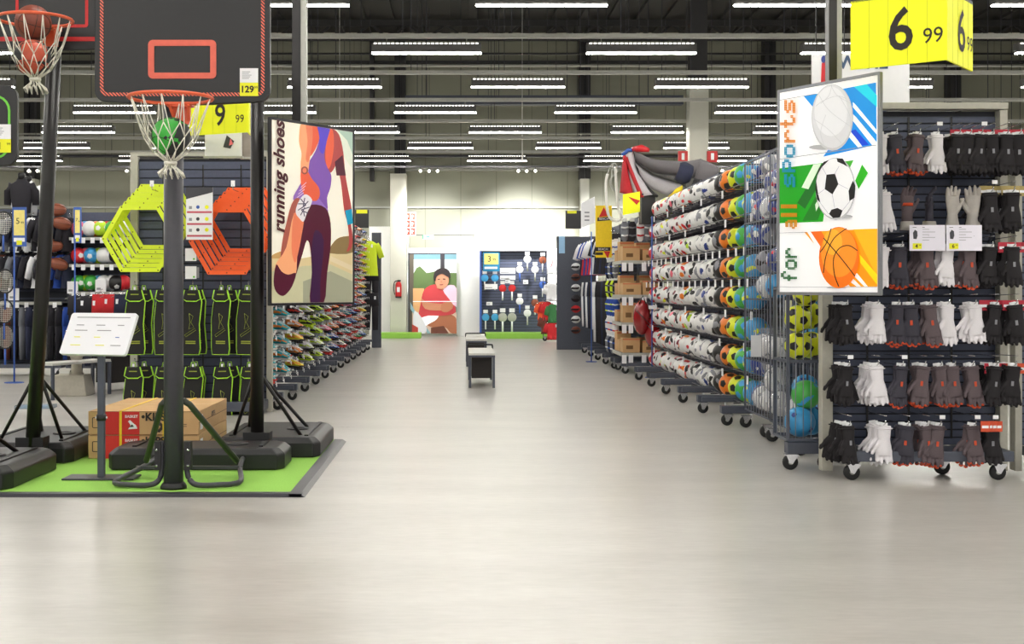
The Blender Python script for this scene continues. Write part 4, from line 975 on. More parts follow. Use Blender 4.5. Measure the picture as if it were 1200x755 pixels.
b = MB(); b.prism([(w*.45, h*.05), (w*.75, h*.05), (w*.8, h*.4), (w*.7, h*.75), (w*.5, h*.7)], -.003, 0, BR); b.prism(ell(w*.62, h*.82, .022, .03, 12), -.003, 0, BN); b.build('printed_figure', t)
t, w, h = banner('white banner under the yellow price box behind the black pole', 240, 283, 148, 183, 12.0)
b = MB(); b.prism([(w*.5, h*.3), (w*.7, h*.25), (w*.8, h*.5), (w*.6, h*.7)], -.003, 0, GREYP); b.prism([(w*.66, h*.35), (w*.78, h*.4), (w*.7, h*.6)], -.004, -.003, BP); b.build('printed_figure', t)
t, w, h = banner('picture banner beside the white banner behind the black pole', 283, 295, 150, 184, 12.3, m=mat('banner_photo', (150, 140, 132), .6, var=.4, scale=8))
# ------------------------------------------------------------------ slatted rack with hexagon rings and bibs
RX, RD = -3.44, 13.45
t = thing('team_rack', 'dark slatted display rack with hexagon hoops and black and lime bags', 'shop shelving', (RX, RD, 0))
b = MB(); slats(b, .04, 1.42, .12, 2.66, .04, SLATED, .09); b.build('slatted_panel', t)
b = MB(); b.box(-.03, .05, -.02, .06, 0, 2.69, BEIGE); b.build('upright', t, bevel=.004)
b = MB(); b.box(1.40, 1.46, -.02, .06, 0, 2.69, BEIGE); b.build('upright', t, bevel=.004)
b = MB(); b.box(-.03, 1.46, -.02, .06, 2.69, 2.73, BEIGE); b.build('top_rail', t)
b = MB(); b.box(0, 1.42, -.4, .04, .04, .14, SLATE); b.build('base_box', t, bevel=.006)
for x in (.30, .72, 1.12): b = MB(); b.box(x, x+.014, .02, .03, .2, 2.6, BLACK); b.build('slot_strip', t)
HY = mat('neon_yellow_plastic', (222, 240, 36), .4, var=.03); HO = mat('neon_orange_plastic', (250, 98, 30), .4, var=.03)
def hexring(label, p, Rr, m, dot):
    t = thing('agility_hexagon', label, 'training hoop', p)
    o = [(Rr*math.cos(PI/3*i), Rr*math.sin(PI/3*i)) for i in range(6)]; q = .872; b = MB()
    for i in range(6):
        a, c = o[i], o[(i+1) % 6]; b.prism([a, c, (c[0]*q, c[1]*q), (a[0]*q, a[1]*q)], -.006, .006, m)
    b.build('hexagon_ring', t)
    b = MB()
    for i in range(6):
        a = PI/3*i; r_ = Rr*.95; b.lathe([(.007, -.0075), (.007, .0075)], (r_*math.cos(a), 0, r_*math.sin(a)), INK, 8, 'y')
        a += PI/6; r_ = Rr*.82; b.lathe([(.006, -.0075), (.006, .0075)], (r_*math.cos(a), 0, r_*math.sin(a)), INK, 8, 'y')
    b.build('rivets', t); return t
for k in range(6):
    nm = ['foremost', 'second', 'third', 'fourth', 'fifth', 'rearmost'][k]
    c = at(164+4.6*k, 280-5.2*k, RD-.36+.055*k); hexring('neon yellow agility hexagon, %s of the yellow set' % nm, c, .392, HY, INK)
    c = at(266+4.6*k, 283-5*k, RD-.36+.055*k); hexring('neon orange agility hexagon, %s of the orange set' % nm, c, .392, HO, INK)
for px, nm in ((178, 'left hook above the yellow hexagons'), (200, 'right hook above the yellow hexagons'), (273, 'hook above the orange hexagons')):
    p = at(px, 222, RD-.4); b = MB(); b.tube([(0, 0, .05), (0, 0, .01), (0, .02, 0), (0, .42, -.0)], .006, CHROME, 6); b.box(-.02, .02, -.005, 0, .03, .09, WHITE)
    tag(b.build('display_hook', loc=p), 'chrome display %s' % nm, 'hook')
# exercise chart and two small cards
p = at(218, 281, RD-.5); T_ = 0; t = thing('instruction_chart', 'white instruction chart with red bands between the yellow and orange hexagons', 'sign', p); w, h = .27, .53
b = MB(); b.box(0, w, 0, .006, 0, h, WHITE); b.build('chart_panel', t); b = MB(); b.bar((w*.3, 0, h-.01), (w*.3, .55, h-.01), .008, CHROME); b.build('hook_wire', t)
b = MB(); b.prism([(0, h), (w, h), (w, h-.05), (0, h-.12)], -.002, 0, GREYP)
for z in (.03, .15, .27): b.box(.01, w-.01, -.002, 0, z, z+.018, mat('rose_band', (200, 80, 100), .6))
for z in (.08, .19, .31): b.box(.03, .06, -.002, 0, z, z+.03, GREYINK); b.prism(ell(.12, z+.02, .018, .018, 10), -.002, 0, BLUEP if z > .3 else GREYP); b.prism(ell(.21, z+.02, .02, .02, 10), -.002, 0, YELLOW)
b.build('printed_bands', t)
for py, nm in ((306, 'upper'), (327, 'lower')):
    p = at(217, py, RD-.3); b = MB(); b.box(0, .115, 0, .004, 0, .13, WHITE); b.box(.08, .1, -.001, 0, .012, .03, LIME); b.box(.115, .14, .01, .014, .01, .12, GREYINK); tag(b.build('small_card', loc=p), '%s of the two small white cards below the instruction chart' % nm, 'sign')
# black bags with lime piping
BAGB = mat('black_mesh_fabric', (34, 33, 32), .85, bump=.3, scale=200); PIPE = mat('lime_piping', (176, 232, 60), .6)
def bag_proto():
    t = thing('sports_bag', 'x', 'bag', (0, 0, -30)); w, h = .18, .66
    o = [(-w/2+.02, 0), (w/2-.02, 0), (w/2+.015, -.12), (w/2-.005, -.35), (w/2+.01, -.6), (w/2, -h), (-w/2, -h), (-w/2-.008, -.6), (-w/2-.012, -.3), (-w/2+.01, -.12)]
    b = MB(); b.prism(o, -.02, .02, BAGB); b.build('bag_body', t, bevel=.012)
    b = MB(); b.tube([(x, -.021, z) for x, z in o[1:6]], .0065, PIPE, 6); b.tube([(x, -.021, z) for x, z in o[6:]], .0028, PIPE, 6); b.tube([(x, -.021, z) for x, z in o[5:7]], .003, PIPE, 6); b.build('piping', t)
    b = MB(); b.tube([(-w/2+.02, -.028, .0), (-w/2+.0, -.03, -.09), (-w/2+.04, -.032, -.115), (w/2-.04, -.032, -.115), (w/2, -.03, -.09), (w/2-.02, -.028, 0)], .0055, PIPE, 6)
    b.prism([(-w/2+.03, -.01), (w/2-.03, -.01), (w/2-.02, -.1), (-w/2+.02, -.1)], -.03, -.02, BAGB); b.build('top_flap', t)
    b = MB(); b.tube([(-.025, -.01, -.01), (-.015, -.01, .045), (.015, -.01, .045), (.025, -.01, -.01)], .005, PIPE, 6); b.box(-.01, .01, -.012, -.008, .0, .03, WHITE); b.build('carry_loop', t)
    g = mat('olive_print', (150, 160, 50), .6); b = MB()
    b.tube([(x, -.0225, z) for x, z in ((-.02, -.24), (.02, -.27), (.0, -.33), (.03, -.38), (-.02, -.40), (-.01, -.33), (-.02, -.24))], .0025, g, 4); b.tube([(x, -.0225, z) for x, z in ((-.06, -.46), (.04, -.39), (.05, -.41), (-.05, -.48), (-.06, -.46))], .0025, g, 4)
    b.box(-.05, .05, -.0235, -.021, -.53, -.52, g); b.box(-.05, .05, -.0235, -.021, -.55, -.538, g); b.box(-.04, .04, -.0325, -.03, -.05, -.04, g); b.build('printed_marks', t)
    return t
bp = bag_proto(); first = True
for row, py, nm in ((0, 340, 'upper'), (1, 430, 'lower')):
    for c, (px, wd) in enumerate(((158, 'beside the left post'), (194, 'left of the grey pole'), (226, 'right of the grey pole'), (259, 'above the carton corner'), (291, 'beside the black pole'))):
        for k in range(2):
            loc = at(px, py, RD-.36)+Vector(((.055 if c in (0, 3) else .0)*k+random.uniform(-.015, .015), .12*k, 0)); lab = '%s black bag with lime piping, %s row, %s' % ('front' if k == 0 else 'rear', nm, wd)
            rot = (0, random.uniform(-.03, .03), random.uniform(-.25, .25))
            if first: o = bp; o.location = loc; o.rotation_euler = rot; o['label'] = lab; o['group'] = 'black bags with lime piping'; first = False
            else: o = dup(bp, loc, rot, lab, 'black bags with lime piping')
        p = at(px, py, RD-.4); b = MB(); b.tube([(0, 0, .09), (0, 0, .06), (0, .02, .05), (0, .42, .05)], .005, CHROME, 6); tag(b.build('display_hook', loc=p), 'chrome hook of the %s bag row, %s' % (nm, wd), 'hook')

# ------------------------------------------------------------------ shoe wall along the left side of the aisle
def boot_mesh(name, up, acc, sole):
    b = MB(); L = .27
    sec = [(-.125, .018, .085, .02), (-.115, .031, .098, .012), (-.08, .034, .088, .012), (-.045, .033, .078, .015), (.0, .034, .075, .018), (.04, .040, .062, .016), (.08, .043, .048, .014), (.115, .034, .036, .018), (.135, .012, .026, .022)]
    n = 10; vs = []
    for x, w, h, z0 in sec:
        for k in range(n):
            a = 2*PI*k/n; vs.append((x, w*math.sin(a)*(1 if math.cos(a) < .3 else .8), z0+(h-z0)*(.5+.5*math.cos(a))))
    k0 = len(b.v); fs = []; 
    for i in range(len(sec)-1):
        for k in range(n):
            q = (k+1) % n; f = (i*n+k, (i+1)*n+k, (i+1)*n+q, i*n+q)
            m = sole if 3 <= k <= 6 and False else (acc if (k in (2, 7) and i in (2, 3, 4)) or (i in (0,) and k < 9) or (i in (5, 6) and k in (1, 8)) else up); b.add([], [], m); b.f.append(f); b.m.append(b.mi(m)); b.sm.append(True)
    b.v = vs; b.f.append(tuple(range(n))); b.m.append(0); b.sm.append(False); b.f.append(tuple(range((len(sec)-1)*n, len(sec)*n))[::-1]); b.m.append(0); b.sm.append(False)
    b.prism([(-.13, .0), (-.125, .022), (0, .014), (.09, .012), (.135, .026), (.125, .008), (.0, .0)], -.03, .03, sole)
    for x in (-.1, -.07, .03, .07, .1): b.box(x-.006, x+.006, -.025, .025, -.014, .002, sole)
    b.lathe([(.022, .0), (.030, .012), (.026, .02), (.014, .008)], (-.085, 0, .085), BLACK, 10)
    for i in range(4): b.box(-.03+.02*i, -.022+.02*i, -.018, .018, .078-.006*i, .082-.006*i, WHITE)
    return b.mesh(name)
S_ = {n: mat('shoe_'+n, c, .4, var=.05) for n, c in dict(teal=(38, 168, 180), white=(232, 232, 230), lime=(196, 226, 44), red=(214, 58, 48), orange=(240, 140, 60), black=(44, 42, 46), pink=(236, 110, 150), yellow=(234, 216, 60), blue=(50, 100, 190), silver=(160, 164, 170), green=(70, 170, 90)).items()}
SH = [('teal', 'teal', 'orange', 'white'), ('teal and white', 'teal', 'white', 'red'), ('white and orange', 'white', 'orange', 'black'), ('silver and red', 'silver', 'red', 'black'), ('orange and white', 'orange', 'white', 'black'), ('black and red', 'black', 'red', 'white'), ('lime', 'lime', 'black', 'silver'),
      ('lime and black', 'black', 'lime', 'lime'), ('yellow', 'yellow', 'orange', 'black'), ('white and lime', 'white', 'lime', 'black'), ('red and white', 'red', 'white', 'black'), ('pink and white', 'pink', 'white', 'black'), ('blue and white', 'blue', 'white', 'black'), ('green and white', 'green', 'white', 'red'), ('white and black', 'white', 'black', 'red')]
SM = [boot_mesh('boot', S_[a], S_[c], S_[d]) for _, a, c, d in SH]
SX = -2.02; random.seed(5)
bays = [[0, 0, 1, 0], [0, 0, 1, 0, 0], [2, 4, 8, 5], [6, 7, 9, 7], [8, 6, 6, 9], [14, 11, 6, 1], [4, 12, 13, 2], [10, 14, 6, 5], [11, 3, 8, 1], [12, 10, 2, 14], [5, 13, 4, 3], [10, 8, 14, 12], [2, 6, 5, 11]]
rest = MB(); used_l = set()
def put_rest(me, T):
    k = len(rest.v); rest.v += [tuple(T @ v.co) for v in me.vertices]
    for p in me.polygons: rest.f.append(tuple(k+i for i in p.vertices)); rest.m.append(rest.mi(me.materials[p.material_index])); rest.sm.append(True)
cnt = 0
for bi in range(12):
    D0 = 13.62+1.2*bi; far = bi > 6
    ncol = 2
    t = gondola('wheeled dark bay of the boot wall, %s from the running poster' % nth(bi), -1.9, D0, -1, arm=.5, z1=2.6, group='bays of the boot wall')
    for r in range(14):
        z = .30+.165*r
        b = MB()
        for c in range(4):
            y = .12+c*.29; b.box(-.075-.05*(c % 2), -.07-.05*(c % 2), y-.05, y-.02, z-.055, z-.01, WHITE); b.bar((-.5, y, z-.004), (-.075-.05*(c % 2), y, z-.02), .008, CHROME)
        b.build('peg_row', t)
        for c in range(ncol):
            D = D0+.12+.58*c
            X = -1.9-.20-.08*c; d = random.choice(bays[bi]); T = (X, D, z)
            rz = -R(38)+random.uniform(-.15, .15)
            hidden = wx2 = (VX+X*F/D) < 415 and (VY-(z-H)*F/D) < 350
            if hidden:
                for cc in (0,): put_rest(SM[d], Matrix.Translation(T) @ Matrix.Rotation(rz, 4, 'Z') @ Matrix.Diagonal((1.08, 1.2, 1.35, 1)))
            else:
                o = one('boot', SM[d], '%s boot, row %s, %s in bay %s of the boot wall' % (SH[d][0], nth(13-r) if r > 6 else nth(r)+' from floor', nth(c), nth(bi)), 'shoe', T, (0, 0, rz), 'boots on the boot wall', (1.08, 1.2, 1.35)); cnt += 1
o = rest.build('boot'); tag(o, 'many more boots on the upper pegs of the boot wall behind the running poster', 'shoe', 'boots on the boot wall', 'stuff')
# end upright panel of the shoe wall and the jersey beside it
b = MB(); b.box(-1.95, -1.74, 28.0, 28.05, 0, 2.52, SLATE); tag(b.build('end_panel', bevel=.004), 'plain slate grey end panel closing the far end of the boot wall', 'panel')

# ------------------------------------------------------------------ garments
def fab(n, c): return mat('fabric_'+n, c, .9, var=.12, scale=60, bump=.2)
def shirt_mb(m, w=.46, h=.66, sleeve=.2, d=.05, m2=None):
    b = MB(); n = 12; zs = [0, -.05, -.16, -.3, -.45, -h]; ws = [.09, w*.42, w*.46, w*.44, w*.45, w*.5]
    rings = []
    for z, ww in zip(zs, ws):
        for k in range(n*2):
            a = 2*PI*k/(n*2); f = 1+.10*math.sin(5*a+z*8); rings.append((ww*math.cos(a), d*f*math.sin(a)*(.6 if z == 0 else 1), z))
    N = n*2; b.add(rings, [(i*N+k, i*N+(k+1) % N, (i+1)*N+(k+1) % N, (i+1)*N+k) for i in range(len(zs)-1) for k in range(N)], m, True)
    for s_ in (-1, 1): b.tube([(s_*w*.38, 0, -.07), (s_*w*.52, 0, -.16), (s_*(w*.52+sleeve*.35), 0, -.16-sleeve)], [.075, .07, .06], m2 or m, 10, sq=.5, up=(0, 1, 0))
    if m2: b.tube([(0, -d*1.0, -.12), (0, -d*1.05, -.5)], .03, m2, 6, sq=.2, up=(1, 0, 0))
    return b
def trouser_mb(m, w=.34, h=.85):
    b = MB(); b.tube([(0, 0, 0), (0, 0, -.12), (0, 0, -.28)], [w*.46, w*.5, w*.52], m, 14, sq=.3, up=(0, 1, 0))
    for s_ in (-1, 1): b.tube([(s_*w*.24, 0, -.22), (s_*w*.26, 0, -h*.6), (s_*w*.27, 0, -h)], [w*.26, w*.22, w*.18], m, 12, sq=.45, up=(0, 1, 0))
    return b
def hanger(parent):
    b = MB(); b.tube([(-.17, 0, -.04), (0, 0, .02), (.17, 0, -.04), (-.17, 0, -.045)], .006, CHROME, 5); b.tube([(0, 0, .02), (0, 0, .06), (.02, 0, .08), (.03, 0, .06)], .004, CHROME, 5); b.build('hanger', parent)
def garment(name, label, cat, loc, mb, rz=0, group=None, part='fabric', scale=1):
    t = thing(name, label, cat, loc, rz, group); mb.build(part, t); hanger(t)
    if scale != 1: t.scale = (scale,)*3
    b = MB(); b.box(.06, .1, -.065, -.06, -.14, -.07, WHITE); b.build('price_tag', t); return t
FB = {n: fab(n, c) for n, c in dict(black=(38, 36, 42), navy=(40, 44, 66), white=(230, 230, 232), red=(206, 44, 50), blue=(40, 74, 160), lime=(214, 236, 50), grey=(120, 122, 130), yellow=(236, 210, 40), brown=(110, 60, 48), orange=(230, 90, 50), green=(60, 120, 70), purple=(80, 60, 120)).items()}
garment('jersey', 'neon yellow jersey hanging at the far end of the boot wall', 'shirt', (-2.0, 27.7, 2.32), shirt_mb(FB['lime'], .42, .75), 0)
for i, (z, c) in enumerate(((1.75, 'black'), (1.2, 'black'))): garment('trousers', '%s black trousers hanging under the neon jersey' % ('upper' if i == 0 else 'lower'), 'trousers', (-1.93, 27.75-.1*i, z), trouser_mb(FB[c], .32, .8), 0)

# ------------------------------------------------------------------ benches in the aisle
def bench(label, X, D, L=1.15, w=.345, h=.455, rz=0, dark=True):
    t = thing('bench', label, 'bench', (X, D, 0), rz)
    b = MB(); b.box(-w/2, w/2, 0, L, h-.03, h, mat('pale_bench_top', (206, 204, 198), .4)); b.build('seat', t, bevel=.004)
    for x in (-w/2+.018, w/2-.018):
        for y in (.018, L-.018): b = MB(); b.box(x-.016, x+.016, y-.016, y+.016, 0, h-.03, SLATE); b.build('leg', t)
    b = MB(); b.box(-w/2, w/2, -.003, .022, h-.055, h-.03, SLATE); b.box(-w/2, w/2, L-.022, L, h-.055, h-.03, SLATE); b.build('front_rail', t)
    b = MB(); b.tube(smooth3([(-w/2, L, h-.02), (-w/2, L, h+.03), (-w/2+.03, L, h+.045), (w/2-.03, L, h+.045), (w/2, L, h+.03), (w/2, L, h-.02)]), .012, BLACK, 6); b.build('end_rim', t)
    if dark: b = MB(); b.box(-w/2+.04, w/2-.04, .25, L-.1, .11, h-.032, mat('dark_brown_panel', (40, 34, 32), .6)); b.build('dark_box', t, bevel=.006)
    return t
bench('nearer grey steel bench with dark box under its seat, alone in the aisle', .275, 16.68, 1.5)
bench('farther grey steel bench standing just behind the nearer one in the aisle', .26, 21.2, 1.5)
bench('grey steel bench behind the leaning black pole and the concrete parasol foot', wx(60, 15.2), 14.9, 1.0, .30, .43, -.45, False)
bench('second grey bench with dark box behind the information stand', wx(118, 16.4), 15.9, .9, .36, .50, -.5)
# concrete parasol foot, tray bag
t = thing('parasol_foot', 'pale concrete block foot with a short concrete column behind the leaning pole', 'parasol foot', (wx(75, 15.3), 15.6, 0)); CONC = mat('pale_concrete', (190, 184, 170), .8, bump=.2)
b = MB(); b.add([(-.24, -.2, 0), (.24, -.2, 0), (.24, .2, 0), (-.24, .2, 0), (-.19, -.16, .25), (.19, -.16, .25), (.19, .16, .25), (-.19, .16, .25)], [(0, 3, 2, 1), (4, 5, 6, 7), (0, 1, 5, 4), (1, 2, 6, 5), (2, 3, 7, 6), (3, 0, 4, 7)], CONC); b.build('block', t, bevel=.01)
b = MB(); b.lathe([(.09, .25), (.065, .3), (.06, .42), (.075, .47), (.12, .48), (.12, .52)], (.06, 0, 0), CONC, 14); b.build('column', t)
t = thing('flat_package', 'flat clear package with sky blue contents lying on the concrete floor', 'package', (wx(42, 13.9), 13.9, 0), .1)
b = MB(); b.prism(rrect(-.2, .2, -.001, .001, .0009), 0, .01, BB_); b.box(-.2, .2, -.12, .12, 0, .035, mat('clear_blister', (200, 214, 226), .15, alpha=.5)); b.build('blister', t)
b = MB(); b.box(-.15, -.02, -.08, .08, .006, .03, BB_); b.box(.03, .14, -.08, .08, .006, .03, BB_); b.box(-.18, .18, -.1, .1, .036, .038, mat('pale_rim', (210, 220, 228), .3, alpha=.4)); b.build('blue_contents', t)

# ------------------------------------------------------------------ far left gondolas facing the camera
random.seed(21)
def front_gondola(label, X0, X1, D, z1, shelves, m=SLATED):
    t = thing('shop_gondola', label, 'shop shelving', (X0, D, 0)); w = X1-X0
    b = MB(); b.box(0, w, .4, .44, .12, z1, m)
    for i in range(int((z1-.2)/.12)): b.box(0, w, .394, .4, .2+i*.12, .29+i*.12, mat('slat_strip', (48, 51, 64), .6))
    b.build('back_panel', t); b = MB(); b.box(0, w, -.1, .44, .12, .18, SLATE); b.build('base_box', t)
    for x in (0, w-.05): b = MB(); b.box(x, x+.05, .34, .46, .1, z1, SLATE); b.build('upright', t)
    for z in shelves:
        b = MB(); b.box(.02, w-.02, 0, .4, z-.02, z, SLATE); b.box(.02, w-.02, -.012, 0, z-.045, z+.0, LGREY); b.build('shelf', t)
        b = MB()
        for i in range(int(w/.14)): b.box(.06+.14*i, .12+.14*i, -.016, -.012, z-.09, z-.01, WHITE)
        b.build('price_labels', t)
    for x in (.1, w-.1): caster(t, x, -.05)
    return t
D1 = 19.0; XL0, XL1, XL2 = wx(-20, D1), wx(78, D1), wx(153, D1)
front_gondola('dark gondola at the left picture edge packed with dark garments', XL0, XL1-.05, D1, 2.5, [1.92, 1.1])
front_gondola('dark gondola with coloured balls beside the slatted hexagon rack', XL1+.02, XL2, D1, 2.45, [2.06, 1.66, 1.25, .6])
RNG = [('pink', BP), ('red', BR), ('orange', BO), ('lime', BLm), ('white', BW), ('green', BG), ('black', BK), ('sky blue', BB_)]
hel = {}
for n_, m_ in RNG: hel[n_] = icoball('helmet', (lambda mm: (lambda typ, n: mm if (typ or n % 2) else BW))(m_), .125, 1)
for rz_, (z, lst) in enumerate(((2.19, ['pink', 'sky blue', 'white', 'orange', 'lime', 'red', 'green', 'black', 'white']), (1.79, ['red', 'pink', 'sky blue', 'lime', 'white', 'white', 'black', 'white']), (1.38, ['green', 'lime', 'green', 'sky blue', 'white', 'white', 'black', 'red']))):
    for i, n_ in enumerate(lst):
        X = XL1+.14+i*(XL2-XL1-.2)/len(lst)
        one('training_ball', hel[n_], '%s training ball, %s shelf of the left gondola, %s along it' % (n_, ['top', 'middle', 'lower'][rz_], nth(i)), 'ball', (X, D1+.14+.05*(i % 2), z), (i, i*1.3, 0), 'training balls on the left gondola', .95)
# rugby balls
RUG = bm_('brown_leather', (136, 72, 48)); b = MB(); b.sphere((0, 0, 0), .12, RUG, 16, (1.55, 1, 1)); 
for k in range(4): b.tube([(.186*math.cos(a)*1.0, .1205*math.sin(a)*math.cos(k*PI/4), .1205*math.sin(a)*math.sin(k*PI/4)) for a in [PI*j/12 for j in range(25)]], .003, INK, 4)
RM_ = b.mesh('rugby_ball')
for (px, py, nm) in ((66, 246, 'top left'), (72, 262, 'upper'), (62, 288, 'front middle'), (68, 310, 'lower')): one('rugby_ball', RM_, 'brown rugby ball, %s one of those beside the leaning pole' % nm, 'ball', at(px, py, D1-.1), (0, .2*(py % 3), .3), 'rugby balls beside the leaning pole', .8)
# garments on both
k = 0; cols = ['black', 'black', 'navy', 'grey', 'black', 'brown', 'white', 'black', 'navy', 'blue', 'black', 'black']
for row, (z, nm) in enumerate(((2.35, 'top'), (1.80, 'middle'), (1.02, 'bottom'))):
    for i in range(12):
        X = XL0+.06+i*.108; c = cols[(i*5+row*7) % 12]
        mb = shirt_mb(FB[c], .44, .5) if row < 2 else trouser_mb(FB[c], .34, .78)
        garment('hanging_garment', '%s garment on the %s rail of the left edge gondola, %s along' % (c, nm, nth(i)), 'clothing', (X, D1+.1+.02*(i % 3), z), mb, PI/2-.35, 'garments at the left edge')
for i, (px, py, c, nm) in enumerate(((118, 345, 'red', 'first'), (131, 345, 'red', 'second'), (104, 347, 'black', 'third'), (90, 347, 'black', 'fourth'), (144, 345, 'navy', 'fifth'))):
    garment('hanging_garment', '%s shorts hanging above the information panel, %s of their rail' % (c, nm), 'clothing', at(px, py, D1-.15), trouser_mb(FB[c], .26, .36), .2, 'garments above the information panel')
for i, (px, c) in enumerate(((88, 'black'), (98, 'black'), (108, 'navy'), (120, 'black'), (132, 'grey'), (144, 'black'))):
    garment('hanging_garment', '%s trousers on the lowest rail of the ball gondola, %s along' % (c, nth(i)), 'clothing', at(px, 385, D1-.1), trouser_mb(FB[c], .28, .55), .9, 'garments above the information panel')
# mannequin busts on top
def torso(label, X, D, z, m, skin):
    t = thing('mannequin_torso', label, 'mannequin', (X, D, z)); b = MB()
    b.tube([(0, 0, 0), (0, 0, .12), (0, 0, .28), (0, 0, .42), (0, 0, .48), (0, 0, .53)], [.13, .14, .175, .17, .08, .055], m, 18, sq=.62, up=(0, 1, 0))
    for s_ in (-1, 1): b.tube([(s_*.13, 0, .42), (s_*.2, .0, .32), (s_*.21, 0, .12)], [.07, .06, .05], m, 10)
    b.build('jacket', t); b = MB(); b.tube([(0, 0, .5), (0, 0, .58), (0, 0, .6)], [.05, .055, .04], skin, 14); b.build('neck', t); b = MB(); b.lathe([(.09, -.06), (.09, -.045), (.02, -.04), (.02, .0)], (0, 0, 0), SLATE, 12); b.build('stand', t)
torso('black jacketed mannequin bust above the first blue price post', wx(24, D1), D1+.05, 2.42, FB['black'], BLACK)
torso('white shirted mannequin bust half hidden behind the leaning pole', wx(37, D1+.5), D1+.35, 2.40, FB['white'], BLACK)
# blue price posts
def price_post(label, px, pyt, pyb, D, w, pr):
    X = wx(px, D); t = thing('price_post', label, 'sign', (X, D, 0)); z0, z1 = wz(pyb, D), wz(pyt, D)
    b = MB(); b.tube([(-w*.42, 0, 0.01), (-w*.42, 0, z1)], .012, BLUEP, 8); b.build('post', t); b = MB(); b.lathe([(.13, 0), (.13, .01), (.02, .015)], (-w*.42, 0, 0), BLUEP, 16); b.build('foot', t)
    b = MB(); b.box(-w/2, w/2, -.03, -.015, z0, z1, BLUEP); p = b.build('sign_board', t)
    b = MB(); b.box(-w/2+.02, w/2-.02, -.033, -.03, z0+(z1-z0)*.28, z1-.04, mat('cream_yellow_card', (244, 226, 130), .5)); b.box(-w/2+.02, w/2-.02, -.033, -.03, z0+(z1-z0)*.12, z0+(z1-z0)*.22, WHITE); b.box(-w*.2, w*.2, -.034, -.032, z0+.02, z0+(z1-z0)*.15, YELLOW); b.build('price_card', p)
    text(pr, w*.62, INK, p, (-w*.1, -.035, z0+(z1-z0)*.64)); text('99', w*.24, INK, p, (w*.22, -.035, z0+(z1-z0)*.6))
price_post('blue price post with a large cream card below the black mannequin bust', 23.5, 243, 289, 17.6, .19, '5')
price_post('narrow blue price post beside the coloured training balls', 91.5, 243, 285, 18.4, .11, '7')
t, w, h = (None, 0, 0)
for px, py, D, nm in ((16, 345, 18.96, 'white paper sign low on the first blue price post'), (85, 337, 18.98, 'white paper sign below the green training balls'), (118, 335, 18.98, 'white paper sign above the red shorts')):
    p = at(px, py, D); b = MB(); b.box(-.08, .08, 0, .003, -.09, .09, WHITE); b.box(-.06, .0, -.001, 0, -.06, -.03, GREYINK); tag(b.build('paper_sign', loc=p), nm, 'sign')
# racket strings at the very edge
for i, (px, py) in enumerate(((4, 262), (6, 330), (5, 365), (6, 395))):
    p = at(px, py, 18.3); t = thing('tennis_racket', 'black tennis racket at the left picture edge, %s of four from the top' % nth(i), 'racket', p); b = MB()
    b.tube([(.13*math.cos(2*PI*k/24), 0, .17*math.sin(2*PI*k/24)) for k in range(24)], .011, BLACK, 6, closed=True); b.build('head_frame', t); b = MB()
    for k in range(-5, 6):
        c = math.sqrt(1-(k/6)**2); b.bar((.13*k/6, 0, -.17*c), (.13*k/6, 0, .17*c), .003, NET); b.bar((-.13*c, 0, .17*k/6), (.13*c, 0, .17*k/6), .003, NET)
    b.build('strings', t); b = MB(); b.tube([(0, 0, -.17), (0, 0, -.4)], .014, BLUEP, 8); b.build('handle', t)

# ------------------------------------------------------------------ middle right: cartons, clothing, tent
random.seed(3)
for i, (D0, w, nm) in enumerate(((20.6, 1.2, 'guard and glove shelves beside the carton shelves'), (21.85, 1.2, 'trouser bay'), (23.1, 1.2, 'shirt bay before the last one'), (24.35, 1.2, 'second shirt bay'), (25.6, 1.2, 'last bay before the end panel'))):
    gondola('wheeled dark bay of the right aisle wall, %s' % nm, 2.42, D0, 1, w=w, arm=.62, z1=2.52, group='bays of the right aisle wall')
b = MB(); b.box(wx(652, 27.2), wx(664, 27.2)+.62, 27.1, 27.15, 0, 2.40, SLATE); tag(b.build('end_panel', bevel=.004), 'slate grey end panel closing the far end of the right clothing wall', 'panel')
t = thing('carton_shelf', 'open dark shelf unit with price strips holding kraft cartons', 'shop shelving', (2.44, 19.4, 0)); ZS = [.32, .78, 1.2, 1.72]
b = MB(); b.box(.61, .64, 0, 1.12, .14, 2.5, SLATED); b.build('back_panel', t); b = MB(); b.box(0, .6, .02, .1, .118, .19, SLATE); b.build('base_arm', t); b = MB(); b.box(0, .6, .9, .98, .118, .19, SLATE); b.build('base_arm', t); caster(t, .06, .06); caster(t, .06, .94)
for z in ZS:
    b = MB(); b.box(0, .6, 0, 1.12, z-.03, z, SLATE); b.box(0, .6, -.012, 0, z-.05, z+.002, LGREY); b.box(-.012, 0, 0, 1.12, z-.05, z+.002, LGREY); b.build('shelf_board', t)
    for x in (-.0, .1, .3, .46): b = MB(); b.box(x, x+.07, -.02, -.014, z-.16, z-.03, WHITE); b.build('price_label', t)
KO = mat('orange_card_band', (206, 120, 80), .7)
for si, z in enumerate(ZS):
    for j in range(6):
        if si == 1 and j in (2, 3): continue
        w, h, d = random.choice(((.26, .22, .3), (.22, .3, .3), (.28, .18, .32))); x = 2.46+(j % 2)*.30; y = 19.44+(j//2)*.36
        c = thing('carton', 'small kraft carton on the %s carton shelf, %s %s' % (['bottom', 'third', 'second', 'top'][si], 'aisle side' if j % 2 == 0 else 'wall side', ['front', 'middle', 'rear'][j//2]), 'cardboard box', (x, y, z+.001), 0, 'small cartons on the carton shelves')
        b = MB(); b.box(0, w, 0, d, 0, h, KRAFT); b.build('box_body', c, bevel=.004); b = MB(); b.box(.0, w, -.002, 0, h*.88, h*.97, KO); b.box(w*.2, w*.6, -.002, 0, h*.25, h*.5, KRAFTD); b.build('printed_band', c)
